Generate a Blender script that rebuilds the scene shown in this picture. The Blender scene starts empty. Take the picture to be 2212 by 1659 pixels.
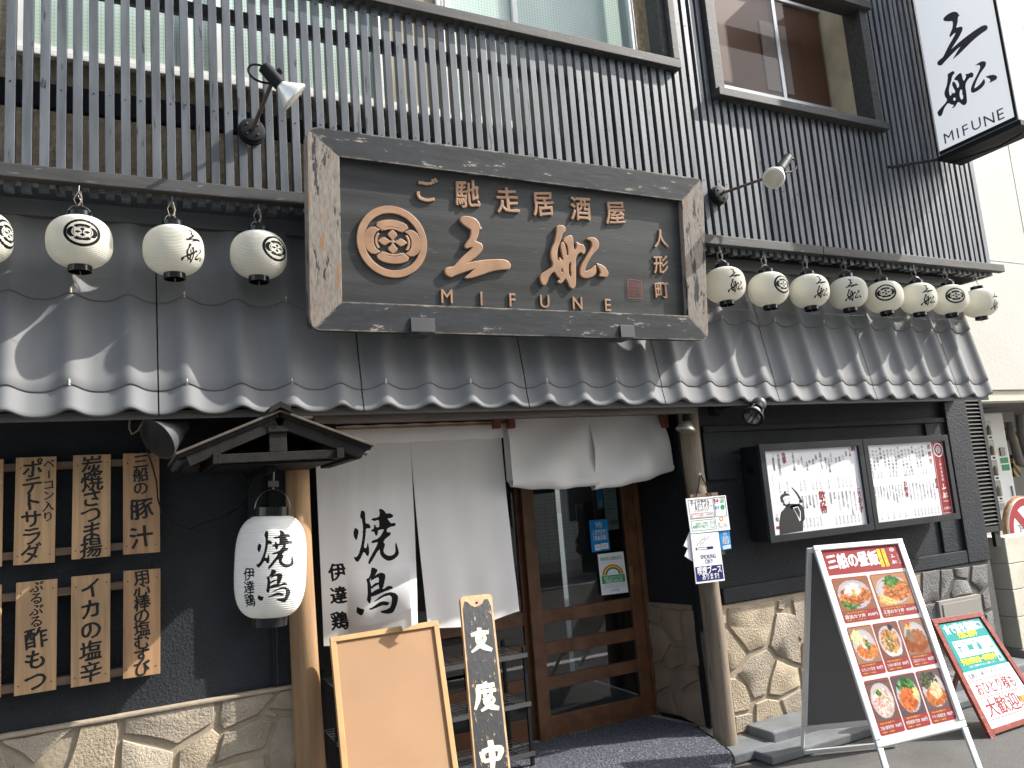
import bpy, bmesh, math, random
import numpy as np
from mathutils import Vector, Matrix
from mathutils.geometry import tessellate_polygon
random.seed(7)
S = bpy.context.scene
COL = S.collection
R_ = math.radians

# ------------------------------------------------------------------ camera, sky, sun, exposure
F, CX, CY = 1680.0, 1106.0, 829.5            # focal length and centre in units of a 2212 px wide picture
def _n(v): return v / np.linalg.norm(v)
XD = _n(np.array([3384., -20., F])); UP = np.array([-901., -11330., F]); UP = _n(UP - UP.dot(XD) * XD)
YD = np.cross(UP, XD)
RW = np.stack([XD, YD, UP])
CAM = np.array([0., -4., 1.6])
cam = bpy.data.cameras.new("camera"); camo = bpy.data.objects.new("camera", cam); COL.objects.link(camo)
cam.sensor_fit = 'HORIZONTAL'; cam.sensor_width = 36.0; cam.lens = 36.0 * F / 2212.0
cam.clip_start = 0.05; cam.clip_end = 600.0
mw = np.eye(4); mw[:3, 0] = RW @ np.array([1., 0, 0]); mw[:3, 1] = RW @ np.array([0, -1., 0]); mw[:3, 2] = RW @ np.array([0, 0, -1.]); mw[:3, 3] = CAM
camo.matrix_world = Matrix(mw.tolist())
S.camera = camo
SUN = Vector((1.1, -0.40, 1.0)).normalized()   # towards the sun
w = bpy.data.worlds.new("World"); S.world = w; w.use_nodes = True
nt = w.node_tree; sky = nt.nodes.new('ShaderNodeTexSky'); sky.sky_type = 'NISHITA'; sky.sun_disc = False
sky.sun_elevation = math.asin(SUN.z); sky.sun_rotation = math.atan2(SUN.x, SUN.y)
sky.air_density = 1.0; sky.dust_density = 2.5; sky.ozone_density = 1.0
bg = nt.nodes['Background']; bg.inputs[1].default_value = 0.15; hs = nt.nodes.new('ShaderNodeHueSaturation'); hs.inputs['Saturation'].default_value = .5; nt.links.new(sky.outputs[0], hs.inputs['Color']); nt.links.new(hs.outputs[0], bg.inputs[0])   # thin white cloud cover
sl = bpy.data.lights.new("sun", 'SUN'); sl.energy = 3.1; sl.angle = R_(0.53); sl.color = (1, .96, .89)
so = bpy.data.objects.new("sun", sl); COL.objects.link(so); so.rotation_mode = 'QUATERNION'
so.rotation_quaternion = SUN.to_track_quat('Z', 'Y'); so.location = SUN * 30
S.view_settings.view_transform = 'Standard'; S.view_settings.look = 'None'
S.view_settings.exposure = 1.5; S.view_settings.gamma = 1.0; S.view_settings.use_curve_mapping = False

# ------------------------------------------------------------------ surveying: a sight line met with a real plane
def ray(x, y): return RW @ np.array([(x - CX) / F, (y - CY) / F, 1.0])
def onY(x, y, Y=0.): d = ray(x, y); return CAM + d * ((Y - CAM[1]) / d[1])
def onZ(x, y, Z=0.): d = ray(x, y); return CAM + d * ((Z - CAM[2]) / d[2])
def onX(x, y, X=0.): d = ray(x, y); return CAM + d * ((X - CAM[0]) / d[0])
def onP(x, y, p, n):
    d = ray(x, y); p = np.array(p, float); n = np.array(n, float)
    return CAM + d * (np.dot(p - CAM, n) / np.dot(d, n))

# ------------------------------------------------------------------ materials
MATS = {}
def newmat(name):
    m = bpy.data.materials.new(name); m.use_nodes = True
    return m, m.node_tree, m.node_tree.nodes['Principled BSDF']
def noise(t, scale, stretch=(1, 1, 1), detail=4, rough=.55, coord='pos'):
    if coord == 'pos': g = t.nodes.new('ShaderNodeNewGeometry'); src = g.outputs['Position']
    else: g = t.nodes.new('ShaderNodeTexCoord'); src = g.outputs['Object']
    mp = t.nodes.new('ShaderNodeMapping'); mp.inputs['Scale'].default_value = stretch
    t.links.new(src, mp.inputs[0])
    n = t.nodes.new('ShaderNodeTexNoise'); n.inputs['Scale'].default_value = scale
    n.inputs['Detail'].default_value = detail; n.inputs['Roughness'].default_value = rough
    t.links.new(mp.outputs[0], n.inputs['Vector'])
    return n.outputs[0]
def ramp(t, fac, stops):
    r = t.nodes.new('ShaderNodeValToRGB'); cr = r.color_ramp
    cr.elements[0].position = stops[0][0]; cr.elements[0].color = (*stops[0][1], 1)
    cr.elements[1].position = stops[-1][0]; cr.elements[1].color = (*stops[-1][1], 1)
    for p, c in stops[1:-1]:
        e = cr.elements.new(p); e.color = (*c, 1)
    t.links.new(fac, r.inputs[0]); return r.outputs[0]
def mix(t, fac, a, b):
    m = t.nodes.new('ShaderNodeMix'); m.data_type = 'RGBA'
    for i, v in ((0, fac), (6, a), (7, b)):
        if isinstance(v, (tuple, float, int)): m.inputs[i].default_value = (*v, 1) if isinstance(v, tuple) else v
        else: t.links.new(v, m.inputs[i])
    return m.outputs[2]
def bump(t, b, h, strength, dist=.01):
    bn = t.nodes.new('ShaderNodeBump'); bn.inputs['Strength'].default_value = strength; bn.inputs['Distance'].default_value = dist
    t.links.new(h, bn.inputs['Height']); t.links.new(bn.outputs[0], b.inputs['Normal'])
def k(c, f): return tuple(max(0, min(1, x * f)) for x in c)
def M(name, c, rough=.6, var=.25, vs=6, stretch=(1, 1, 1), bs=0, bd=.003, bstr=.6, metal=0, spec=.5, speck=None, coord='pos', detail=5):
    if name in MATS: return MATS[name]
    m, t, b = newmat(name)
    n = noise(t, vs, stretch, detail, coord=coord)
    c2 = ramp(t, n, [(.28, k(c, 1 - var)), (.5, c), (.72, k(c, 1 + var))])
    if speck:
        s = noise(t, speck[1], stretch, 2, coord=coord)
        f = ramp(t, s, [(speck[2], (0, 0, 0)), (speck[2] + .04, (1, 1, 1))])
        c2 = mix(t, f, c2, speck[0])
    if name.startswith('print') or name.startswith('black_s') or name.startswith('black_m') or name.startswith('case') or name.startswith('hood'): spec = .18
    t.links.new(c2, b.inputs['Base Color']); b.inputs['Roughness'].default_value = rough
    b.inputs['Metallic'].default_value = metal; b.inputs['Specular IOR Level'].default_value = spec
    if bs:
        h = noise(t, bs, stretch, 4, .6, coord=coord); bump(t, b, h, bstr, bd)
    MATS[name] = m; return m
def peel(name, paint, wood, wood2, thr, grain, scale=9, rough=.7, edge=.03, worn=0):
    m, t, b = newmat(name)
    w_ = ramp(t, noise(t, 30, grain, 5), [(.3, wood2), (.55, wood), (.75, k(wood, 1.25))])
    o = ramp(t, noise(t, 5, grain, 3), [(.6, (0, 0, 0)), (.68, (1, 1, 1))])
    w_ = mix(t, o, w_, (.30, .15, .06)) if wood2[0] < .2 and thr < .55 else w_
    p_ = ramp(t, noise(t, 8, grain, 4), [(.3, k(paint, .75)), (.7, k(paint, 1.35))])
    n = noise(t, scale, grain, 8, .7)
    if worn:      # paint gone along the arrises
        bv = t.nodes.new('ShaderNodeBevel'); bv.samples = 6; bv.inputs['Radius'].default_value = worn; ge = t.nodes.new('ShaderNodeNewGeometry')
        dt = t.nodes.new('ShaderNodeVectorMath'); dt.operation = 'DOT_PRODUCT'; t.links.new(bv.outputs[0], dt.inputs[0]); t.links.new(ge.outputs['Normal'], dt.inputs[1])
        mr = t.nodes.new('ShaderNodeMapRange'); mr.inputs[1].default_value = .995; mr.inputs[2].default_value = .80; mr.inputs[3].default_value = 0; mr.inputs[4].default_value = .17; t.links.new(dt.outputs['Value'], mr.inputs[0])
        ad = t.nodes.new('ShaderNodeMath'); t.links.new(n, ad.inputs[0]); t.links.new(mr.outputs[0], ad.inputs[1]); nn_ = ad.outputs[0]
    else: nn_ = n
    f = ramp(t, nn_, [(thr, (0, 0, 0)), (thr + edge, (1, 1, 1))])
    t.links.new(mix(t, f, p_, w_), b.inputs['Base Color']); b.inputs['Roughness'].default_value = rough
    bump(t, b, n, .5, .004)
    MATS[name] = m; return m
SLAT = M('slat_paint', (.088, .098, .110), .42, .38, 3, (6, 6, .9), 60, .001, .5, speck=((.025, .028, .032), 7, .66))
RAIL = M('rail_wood', (.042, .041, .039), .65, .45, 6, (.7, 6, 6), 60, .002, .6, speck=((.16, .15, .14), 16, .68))
ROUGHCAST = M('tan_roughcast', (.45, .37, .26), .9, .3, 22, bs=45, bd=.02, bstr=.9)
STUCCO = M('black_stucco', (.028, .031, .036), .62, .25, 3, bs=75, bd=.007, bstr=1, spec=.5, speck=((.06, .065, .07), 170, .76))
TILE = M('roof_tile_grey', (.158, .162, .167), .66, .14, 3, (1, 1, .6), 25, .001, .3, spec=.3)
STONE = M('tan_stone', (.36, .305, .235), .85, .22, 5, bs=85, bd=.009, bstr=1)
STONE2 = M('tan_stone_warm', (.385, .315, .225), .85, .25, 6, bs=80, bd=.009, bstr=1)
STONEG = M('grey_stone', (.17, .165, .16), .85, .2, 7, bs=55, bd=.01, bstr=1)
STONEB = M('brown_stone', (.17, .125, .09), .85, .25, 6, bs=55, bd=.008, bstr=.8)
MORTAR = M('mortar', (.33, .275, .2), .9, .2, 10, bs=60, bd=.005)
MORTARG = M('mortar_grey', (.09, .085, .08), .9, .2, 10, bs=60, bd=.005)
LOG = M('log_wood', (.30, .18, .09), .7, .35, 2.5, (7, 7, .55), 30, .003, .6, speck=((.12, .08, .05), 5, .70))
LOGW = M('log_weathered', (.21, .165, .12), .75, .4, 3, (8, 8, .6), 30, .003, .7, speck=((.06, .045, .035), 6, .66))
CEDAR = M('cedar_board', (.40, .235, .12), .65, .3, 4, (9, 9, .5), 40, .001, .4)
CEDAR2 = M('cedar_board_pale', (.47, .295, .155), .65, .28, 4, (11, 11, .5), 40, .001, .4)
BATTEN = M('old_batten', (.17, .12, .085), .8, .3, 5, (.8, 6, 6), 40, .002)
DOORW = M('door_wood', (.125, .056, .026), .42, .4, 4, (3, 3, 3), 60, .0006, .4)
REDWOOD = M('red_brown_wood', (.13, .038, .022), .5, .3, 8)
BLACKP = M('black_metal', (.011, .012, .014), .58, .2, 8)
BLACKG = M('black_plastic', (.008, .008, .010), .18, .1, 8)
CLOTHW = M('white_cotton', (.80, .785, .77), .9, .03, 5, bs=500, bd=.0006, bstr=.3, spec=.1)
INK = M('ink_black', (.008, .008, .01), .6, .1, 8)
GOLD = M('copper_gold', (.40, .235, .14), .45, .22, 12, spec=.5)
WHITEP = M('white_paint', (.78, .78, .77), .5, .04, 4)
ALU = M('aluminium', (.62, .63, .63), .38, .06, 4, metal=.55)
WINW = M('white_window_frame', (.74, .75, .74), .45, .05, 3)
CREAM = M('cream_block', (.56, .53, .44), .85, .1, 5, bs=40, bd=.004)
WHITEWALL = M('white_wall', (.50, .485, .44), .8, .035, 2, bs=22, bd=.004)
ASPH = M('asphalt', (.075, .073, .07), .85, .25, 3, bs=120, bd=.006, speck=((.2, .19, .18), 130, .66))
CONC = M('concrete', (.25, .24, .225), .85, .2, 4, bs=60, bd=.004)
SLATE = M('slate_slab', (.13, .14, .15), .55, .3, 4, (1, 2, 1), 30, .003)
MATM = M('doormat_pile', (.06, .063, .078), .95, .5, 90, bs=75, bd=.02, bstr=1, speck=((.13, .14, .18), 85, .56))
PAPER = M('paper_white', (.78, .78, .80), .5, .02, 3)
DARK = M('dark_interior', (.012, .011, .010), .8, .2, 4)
BRONZE = M('bronze_louvre', (.011, .010, .008), .7, .15, 6)
BOARD = M('tan_hardboard', (.31, .178, .092), .75, .07, 3)
PINE = M('pine_trim', (.42, .25, .10), .55, .15, 5, (3, 3, .8))
GREYP = M('grey_flood', (.06, .062, .065), .45, .1, 5)
STEEL = M('steel_wire', (.16, .165, .17), .35, .15, 8, metal=.7)
WIREM = M('pale_wire', (.30, .25, .18), .7, .1, 8)
SILVER = M('silver_bulb', (.78, .77, .72), .22, .06, 6, metal=.35)
OLDBULB = M('old_bulb', (.42, .40, .34), .28, .2, 9, metal=.6)
RED = M('print_red', (.30, .035, .037), .5, .03, 3)
PINK = M('print_cream', (.74, .66, .60), .45, .02, 3)
TEAL = M('print_teal', (.01, .26, .25), .45, .03, 3)
YELL = M('print_yellow', (.80, .68, .05), .5, .03, 3)
GREEN = M('print_green', (.03, .30, .11), .5, .03, 3)
BLUE = M('print_blue', (.015, .22, .55), .5, .03, 3)
NAVY = M('print_navy', (.02, .018, .12), .5, .03, 3)
ORANGE = M('print_orange', (.75, .25, .03), .5, .03, 3)
GREYT = M('print_grey', (.33, .33, .35), .5, .03, 3)
WHITET = M('print_white', (.80, .80, .79), .5, .03, 3)
BEIGEM = M('taupe_steel', (.27, .25, .225), .5, .06, 3)
REDFR = peel('worn_red_wood', (.20, .030, .018), (.36, .20, .13), (.22, .10, .06), .60, (3, 3, 3), 14, worn=.008)
FRV = peel('bare_weathered_stile', (.022, .024, .027), (.27, .235, .20), (.17, .145, .12), .42, (4, 4, .6), 5, edge=.02)
FRH = peel('chipped_black_rail', (.024, .027, .031), (.33, .29, .24), (.22, .18, .14), .615, (.9, 3.5, 3.5), 8, edge=.015, worn=.02)
PANELM = M('sign_panel', (.036, .038, .038), .5, .55, 3, (.35, 3, 5), 40, .0015, .5, speck=((.12, .12, .11), 22, .70))
STANDB = peel('worn_black_board', (.010, .011, .014), (.42, .27, .14), (.32, .20, .10), .60, (6, 6, .8), 9, .5, .02, worn=.012)
def mk_glass(name, col, f0=1.0, rough=.02):
    m = bpy.data.materials.new(name); m.use_nodes = True; t = m.node_tree; t.nodes.clear()
    o = t.nodes.new('ShaderNodeOutputMaterial'); mx = t.nodes.new('ShaderNodeMixShader'); tr = t.nodes.new('ShaderNodeBsdfTransparent')
    tr.inputs[0].default_value = (*col, 1); g = t.nodes.new('ShaderNodeBsdfGlossy'); g.inputs['Roughness'].default_value = rough
    fr = t.nodes.new('ShaderNodeFresnel'); fr.inputs[0].default_value = 1.5 * f0
    ge = t.nodes.new('ShaderNodeNewGeometry'); mm_ = t.nodes.new('ShaderNodeMath'); mm_.operation = 'SUBTRACT'; mm_.use_clamp = True   # only the outer face mirrors
    t.links.new(fr.outputs[0], mm_.inputs[0]); t.links.new(ge.outputs['Backfacing'], mm_.inputs[1]); t.links.new(mm_.outputs[0], mx.inputs[0]); t.links.new(tr.outputs[0], mx.inputs[1]); t.links.new(g.outputs[0], mx.inputs[2]); t.links.new(mx.outputs[0], o.inputs[0])
    return m
GLASS = mk_glass('clear_glass', (.75, .8, .8), 1.25)
GLASSC = mk_glass('cover_glass', (.97, .97, .97), .72)
def mk_wired():
    m, t, b = newmat('wired_glass')
    g = t.nodes.new('ShaderNodeNewGeometry'); mp = t.nodes.new('ShaderNodeMapping'); t.links.new(g.outputs['Position'], mp.inputs[0])
    mp.inputs['Rotation'].default_value = (R_(90), 0, 0)
    br = t.nodes.new('ShaderNodeTexBrick'); br.offset = 0; br.inputs['Scale'].default_value = 1
    br.inputs['Brick Width'].default_value = .02; br.inputs['Row Height'].default_value = .02; br.inputs['Mortar Size'].default_value = .0012
    t.links.new(mp.outputs[0], br.inputs['Vector'])
    n = ramp(t, noise(t, 1.3, (1.5, 1, .5), 2), [(.35, (.40, .50, .44)), (.6, (.50, .62, .55)), (.75, (.56, .66, .60))])
    c = mix(t, br.outputs['Fac'], n, (.26, .34, .29))
    t.links.new(c, b.inputs['Base Color']); b.inputs['Roughness'].default_value = .22; b.inputs['Coat Weight'].default_value = .08
    return m
WIRED = mk_wired()
def mk_stripes(name, c1, c2, w_, rot):
    m, t, b = newmat(name); g = t.nodes.new('ShaderNodeNewGeometry'); mp = t.nodes.new('ShaderNodeMapping'); mp.inputs['Rotation'].default_value = rot
    wv = t.nodes.new('ShaderNodeTexWave'); wv.inputs['Scale'].default_value = w_; t.links.new(g.outputs['Position'], mp.inputs[0]); t.links.new(mp.outputs[0], wv.inputs['Vector'])
    t.links.new(ramp(t, wv.outputs['Fac'], [(.48, c1), (.52, c2)]), b.inputs['Base Color']); b.inputs['Roughness'].default_value = .6; return m
HAZARD = mk_stripes('hazard_tape', (.02, .02, .02), (.62, .42, .03), 3.2, (0, R_(40), 0))
BLIND = mk_stripes('bamboo_blind', (.17, .078, .040), (.24, .115, .062), 28, (0, R_(90), 0))
MESHCUR = M('mesh_curtain', (.33, .29, .21), .9, .25, 9, (3, 3, .3))
def mk_tilewall():
    m, t, b = newmat('pale_wall_tile'); g = t.nodes.new('ShaderNodeNewGeometry'); mp = t.nodes.new('ShaderNodeMapping'); mp.inputs['Rotation'].default_value = (R_(90), 0, 0)
    t.links.new(g.outputs['Position'], mp.inputs[0]); br = t.nodes.new('ShaderNodeTexBrick'); br.offset = 0
    br.inputs['Brick Width'].default_value = .24; br.inputs['Row Height'].default_value = .08; br.inputs['Mortar Size'].default_value = .006; br.inputs['Scale'].default_value = 1
    br.inputs['Color1'].default_value = (.62, .65, .60, 1); br.inputs['Color2'].default_value = (.56, .60, .55, 1); br.inputs['Mortar'].default_value = (.2, .2, .19, 1)
    t.links.new(mp.outputs[0], br.inputs['Vector']); t.links.new(br.outputs[0], b.inputs['Base Color']); b.inputs['Roughness'].default_value = .3; return m
TILEW = mk_tilewall()
def mk_ink(name, base, base2, rough, transl=0, coord='pos'):
    """paper or cloth whose printed ink comes from a per-vertex coverage attribute"""
    m, t, b = newmat(name); a = t.nodes.new('ShaderNodeAttribute'); a.attribute_name = 'ink'
    f = ramp(t, a.outputs['Fac'], [(.42, (0, 0, 0)), (.58, (1, 1, 1))])
    pc = ramp(t, noise(t, 3, (1, 1, 1), 3, coord=coord), [(.3, base2), (.7, base)])
    c = mix(t, f, pc, (.010, .010, .012)); t.links.new(c, b.inputs['Base Color']); b.inputs['Roughness'].default_value = rough; b.inputs['Specular IOR Level'].default_value = .2
    if transl:
        o = t.nodes['Material Output']; tr = t.nodes.new('ShaderNodeBsdfTranslucent'); t.links.new(c, tr.inputs[0]); mx = t.nodes.new('ShaderNodeMixShader'); mx.inputs[0].default_value = transl
        t.links.new(b.outputs[0], mx.inputs[1]); t.links.new(tr.outputs[0], mx.inputs[2]); t.links.new(mx.outputs[0], o.inputs[0])
    return m
PAPERL = mk_ink('lantern_vinyl', (.89, .87, .78), (.86, .84, .74), .5, .3, 'obj')
PAPERW = mk_ink('white_lantern_vinyl', (.84, .83, .80), (.80, .79, .76), .4, .25, 'obj')
NOREN = mk_ink('noren_cotton', (.78, .765, .75), (.74, .725, .71), .9, .12)
def mk_print():
    m, t, b = newmat('colour_print'); a = t.nodes.new('ShaderNodeAttribute'); a.attribute_name = 'Col'
    t.links.new(a.outputs['Color'], b.inputs['Base Color']); b.inputs['Roughness'].default_value = .4; b.inputs['Specular IOR Level'].default_value = .2; return m
PRINT = mk_print()

# ------------------------------------------------------------------ mesh building
class MB:
    def __init__(s): s.v = []; s.f = []; s.m = []
    def add(s, vs, fs, mi=0):
        o = len(s.v); s.v += [tuple(map(float, p)) for p in vs]; s.f += [tuple(i + o for i in f) for f in fs]; s.m += [mi] * len(fs); return s
    def hexa(s, p, mi=0):      # p: 8 points, bottom ring 0-3 then top ring 4-7
        return s.add(p, [(0, 3, 2, 1), (4, 5, 6, 7), (0, 1, 5, 4), (1, 2, 6, 5), (2, 3, 7, 6), (3, 0, 4, 7)], mi)
    def box(s, x0, x1, y0, y1, z0, z1, mi=0):
        return s.hexa([(x0, y0, z0), (x1, y0, z0), (x1, y1, z0), (x0, y1, z0), (x0, y0, z1), (x1, y0, z1), (x1, y1, z1), (x0, y1, z1)], mi)
    def bar(s, a, b, wd, ht, up=(0, 0, 1), mi=0):
        a = Vector(a); b = Vector(b); d = (b - a).normalized(); sd = d.cross(Vector(up)).normalized(); u = sd.cross(d).normalized()
        r = [sd * wd / 2 - u * ht / 2, -sd * wd / 2 - u * ht / 2, -sd * wd / 2 + u * ht / 2, sd * wd / 2 + u * ht / 2]
        return s.hexa([a + q for q in r] + [b + q for q in r], mi)
    def tube(s, pts, r, n=8, mi=0, cap=True):
        pts = [Vector(p) for p in pts]; rs = r if isinstance(r, (list, tuple)) else [r] * len(pts)
        d0 = (pts[1] - pts[0]).normalized(); u = d0.orthogonal().normalized(); vs = []
        for i, p in enumerate(pts):
            d = (pts[min(i + 1, len(pts) - 1)] - pts[max(i - 1, 0)]).normalized()
            u = (u - d * u.dot(d)).normalized(); w_ = d.cross(u)
            vs += [p + (u * math.cos(2 * math.pi * j / n) + w_ * math.sin(2 * math.pi * j / n)) * rs[i] for j in range(n)]
        fs = [(i * n + j, i * n + (j + 1) % n, (i + 1) * n + (j + 1) % n, (i + 1) * n + j) for i in range(len(pts) - 1) for j in range(n)]
        if cap: fs += [tuple(range(n))[::-1], tuple((len(pts) - 1) * n + j for j in range(n))]
        return s.add(vs, fs, mi)
    def lathe(s, a, b, prof, n=24, mi=0):   # profile (t along a->b, radius)
        a = Vector(a); b = Vector(b); return s.tube([a + (b - a) * t for t, r in prof], [max(r, 1e-4) for t, r in prof], n, mi)
    def prism(s, poly, off, mi=0):          # planar polygon of 3D points extruded by vector off
        n = len(poly); off = Vector(off); poly = [Vector(p) for p in poly]
        tris = tessellate_polygon([poly])
        s.add(poly + [p + off for p in poly], [tuple(t) for t in tris] + [tuple(i + n for i in t[::-1]) for t in tris] + [(i, (i + 1) % n, (i + 1) % n + n, i + n) for i in range(n)], mi)
        return s
    def build(s, name, mats, parent=None, bevel=0, smooth=False, origin=None, **tags):
        if not s.v: return None
        if not isinstance(mats, (list, tuple)): mats = [mats]
        V = np.array(s.v)
        if origin is None: lo, hi = V.min(0), V.max(0); origin = np.array([(lo[0] + hi[0]) / 2, (lo[1] + hi[1]) / 2, lo[2]])
        else: origin = np.array(origin, float)
        me = bpy.data.meshes.new(name); me.from_pydata((V - origin).tolist(), [], s.f)
        for m in mats: me.materials.append(m)
        if len(mats) > 1: me.polygons.foreach_set('material_index', s.m)
        bm = bmesh.new(); bm.from_mesh(me)
        bmesh.ops.recalc_face_normals(bm, faces=bm.faces)
        if bevel:
            es = [e for e in bm.edges if len(e.link_faces) == 2 and e.calc_face_angle(0) > .5]
            bmesh.ops.bevel(bm, geom=es, offset=bevel, segments=2, profile=.6, affect='EDGES', clamp_overlap=True)
        bm.to_mesh(me); bm.free()
        if smooth:
            me.polygons.foreach_set('use_smooth', [True] * len(me.polygons))
            if smooth != 'all': me.set_sharp_from_angle(angle=R_(40))
        o = bpy.data.objects.new(name, me); COL.objects.link(o)
        if parent: o.parent = parent; o.location = Vector(origin) - wloc(parent)
        else: o.location = origin
        for q, v in tags.items(): o[q] = v
        return o
def wloc(o):
    l = Vector(o.location)
    while o.parent: o = o.parent; l += o.location
    return l
def thing(name, label, cat, loc=(0, 0, 0), group=None):
    o = bpy.data.objects.new(name, None); COL.objects.link(o); o.location = Vector([float(q) for q in loc]); o.empty_display_size = .1
    o['label'] = label; o['category'] = cat
    if group: o['group'] = group
    return o
def tg(label, cat, group=None):
    d = dict(label=label, category=cat)
    if group: d['group'] = group
    return d
def clone(o, parent=None):
    c = o.copy(); COL.objects.link(c)
    if parent: c.parent = parent
    for ch in list(o.children): clone(ch, c)
    return c
def Box(name, mat, dims, parent=None, bevel=0, **t): return MB().box(*dims).build(name, mat, parent, bevel, **t)

# ------------------------------------------------------------------ flat faces given by four real corners (top-left, top-right, bottom-right, bottom-left)
class Quad:
    def __init__(s, tl, tr, br, bl):
        s.c = [np.array(p, float) for p in (tl, tr, br, bl)]
        s.W = (np.linalg.norm(s.c[1] - s.c[0]) + np.linalg.norm(s.c[2] - s.c[3])) / 2
        s.H = (np.linalg.norm(s.c[3] - s.c[0]) + np.linalg.norm(s.c[2] - s.c[1])) / 2
        n = np.cross(s.c[3] - s.c[0], s.c[1] - s.c[0]); s.n = _n(n)
    def at(s, u, v, d=0):
        a, b, c, e = s.c
        return (a * (1 - u) * (1 - v) + b * u * (1 - v) + c * u * v + e * (1 - u) * v) + s.n * d
    def sub(s, u0, v0, u1, v1, d=0): return Quad(s.at(u0, v0, d), s.at(u1, v0, d), s.at(u1, v1, d), s.at(u0, v1, d))
    def rect(s, mb, u0, v0, u1, v1, d, mi=0): mb.add([s.at(u0, v0, d), s.at(u1, v0, d), s.at(u1, v1, d), s.at(u0, v1, d)], [(0, 1, 2, 3)], mi)
    def slab(s, mb, u0, v0, u1, v1, d0, d1, mi=0):
        q = [(u0, v0), (u1, v0), (u1, v1), (u0, v1)]; mb.hexa([s.at(*p, d0) for p in q] + [s.at(*p, d1) for p in q], mi)
    def poly(s, mb, pts, d, mi=0, off=0):
        P = [Vector(s.at(u, v, d)) for u, v in pts]
        if off: mb.prism(P, Vector(s.n * off), mi)
        else: mb.add(P, [tuple(t) for t in tessellate_polygon([P])], mi)
    def frame(s, mb, u0, v0, u1, v1, tw, d0, d1, mi=0):
        tu, tv = tw / s.W, tw / s.H
        for r in ((u0, v0, u1, v0 + tv), (u0, v1 - tv, u1, v1), (u0, v0 + tv, u0 + tu, v1 - tv), (u1 - tu, v0 + tv, u1, v1 - tv)): s.slab(mb, *r, d0, d1, mi)
    def line(s, mb, pts, tw, d, mi=0):
        for (a, b), (c, e) in zip(pts, pts[1:]):
            dx, dy = (c - a) * s.W, (e - b) * s.H; L = math.hypot(dx, dy) or 1; nx, ny = -dy / L * tw / 2 / s.W, dx / L * tw / 2 / s.H
            mb.add([s.at(a + nx, b + ny, d), s.at(c + nx, e + ny, d), s.at(c - nx, e - ny, d), s.at(a - nx, b - ny, d)], [(0, 1, 2, 3)], mi)
    def ell(s, mb, cu, cv, ru, rv, d, mi=0, inner=0, n=28, a0=0, a1=360):
        if inner:
            vs = []; fs = []
            for i in range(n + 1):
                a = R_(a0 + (a1 - a0) * i / n)
                for q in (1, inner): vs.append(s.at(cu + ru * q * math.cos(a), cv + rv * q * math.sin(a), d))
            fs = [(2 * i, 2 * i + 1, 2 * i + 3, 2 * i + 2) for i in range(n)]; mb.add(vs, fs, mi)
        else:
            mb.add([s.at(cu + ru * math.cos(R_(a0 + (a1 - a0) * i / n)), cv + rv * math.sin(R_(a0 + (a1 - a0) * i / n)), d) for i in range(n)], [tuple(range(n))], mi)
def QY(tl, tr, br, bl, Y):      # face standing in a plane y = const
    return Quad(*[onY(*p, Y) for p in (tl, tr, br, bl)])

# ------------------------------------------------------------------ glyphs
_G = {}
def curve_mesh(cu):
    o = bpy.data.objects.new('tmp', cu); me = bpy.data.meshes.new_from_object(o)
    V = np.array([v.co[:] for v in me.vertices]) if len(me.vertices) else np.zeros((0, 3))
    Fc = [tuple(p.vertices) for p in me.polygons]
    bpy.data.objects.remove(o); bpy.data.meshes.remove(me); return V, Fc
def glyph(ch, bold=.012, ext=0, bev=0):
    key = (ch, bold, ext, bev)
    if key not in _G:
        cu = bpy.data.curves.new('t', 'FONT'); cu.body = ch; cu.size = 1; cu.offset = bold; cu.extrude = ext; cu.bevel_depth = bev; cu.resolution_u = 3; cu.bevel_resolution = 1
        V, Fc = curve_mesh(cu); bpy.data.curves.remove(cu)
        _G[key] = (V, Fc)
    return _G[key]
def brushed(V, amt, seed):
    if not len(V): return V
    V = V.copy(); x, y = V[:, 0].copy(), V[:, 1].copy()
    V[:, 1] = y + .10 * (x - .5) * amt + .018 * amt * np.sin(7 * x + seed) + .012 * amt * np.sin(19 * x + 2 * seed)
    V[:, 0] = x + .022 * amt * np.sin(6 * y + seed * 1.7) + .012 * amt * np.sin(17 * y + seed) - .05 * amt * (y - .4)
    return V
def asc(ch): return ord(ch) < 0x250
def place(q, mb, ch, u, v, sz, d, mi=0, sx=1., br=0., bold=.012, ext=0, bev=0, seed=0):
    """draw one character centred at (u, v); sz is its em in metres"""
    if ch in ' 　': return
    V, Fc = glyph(ch, 0, ext, bev)
    if not len(V): return
    if br: V = brushed(V, br, seed + ord(ch) % 17)
    cx = .5 if not asc(ch) else (V[:, 0].min() + V[:, 0].max()) / 2; cy = .36 if not asc(ch) else .36
    b_ = bold * 1.1; offs = [(0, 0)] if (bold < .008 or ext or sz < .02) else ([(-b_ / 2, 0), (b_ / 2, 0)] if sz < .04 else [(0, 0), (-b_, .1 * b_), (b_, -.1 * b_), (.2 * b_, .7 * b_), (-.2 * b_, -.7 * b_)])
    for kx, (ox, oy) in enumerate(offs):
        pts = [q.at(u + (p[0] - cx + ox) * sz * sx / q.W, v - (p[1] - cy + oy) * sz / q.H, d + p[2] * sz + kx * .00012) for p in V]
        mb.add(pts, Fc, mi)
def adv(ch, bold=.012):
    if not asc(ch): return 1.0
    if ch == ' ': return .35
    V, _ = glyph(ch, 0); return (V[:, 0].max() - V[:, 0].min() + .09) if len(V) else .3
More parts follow.
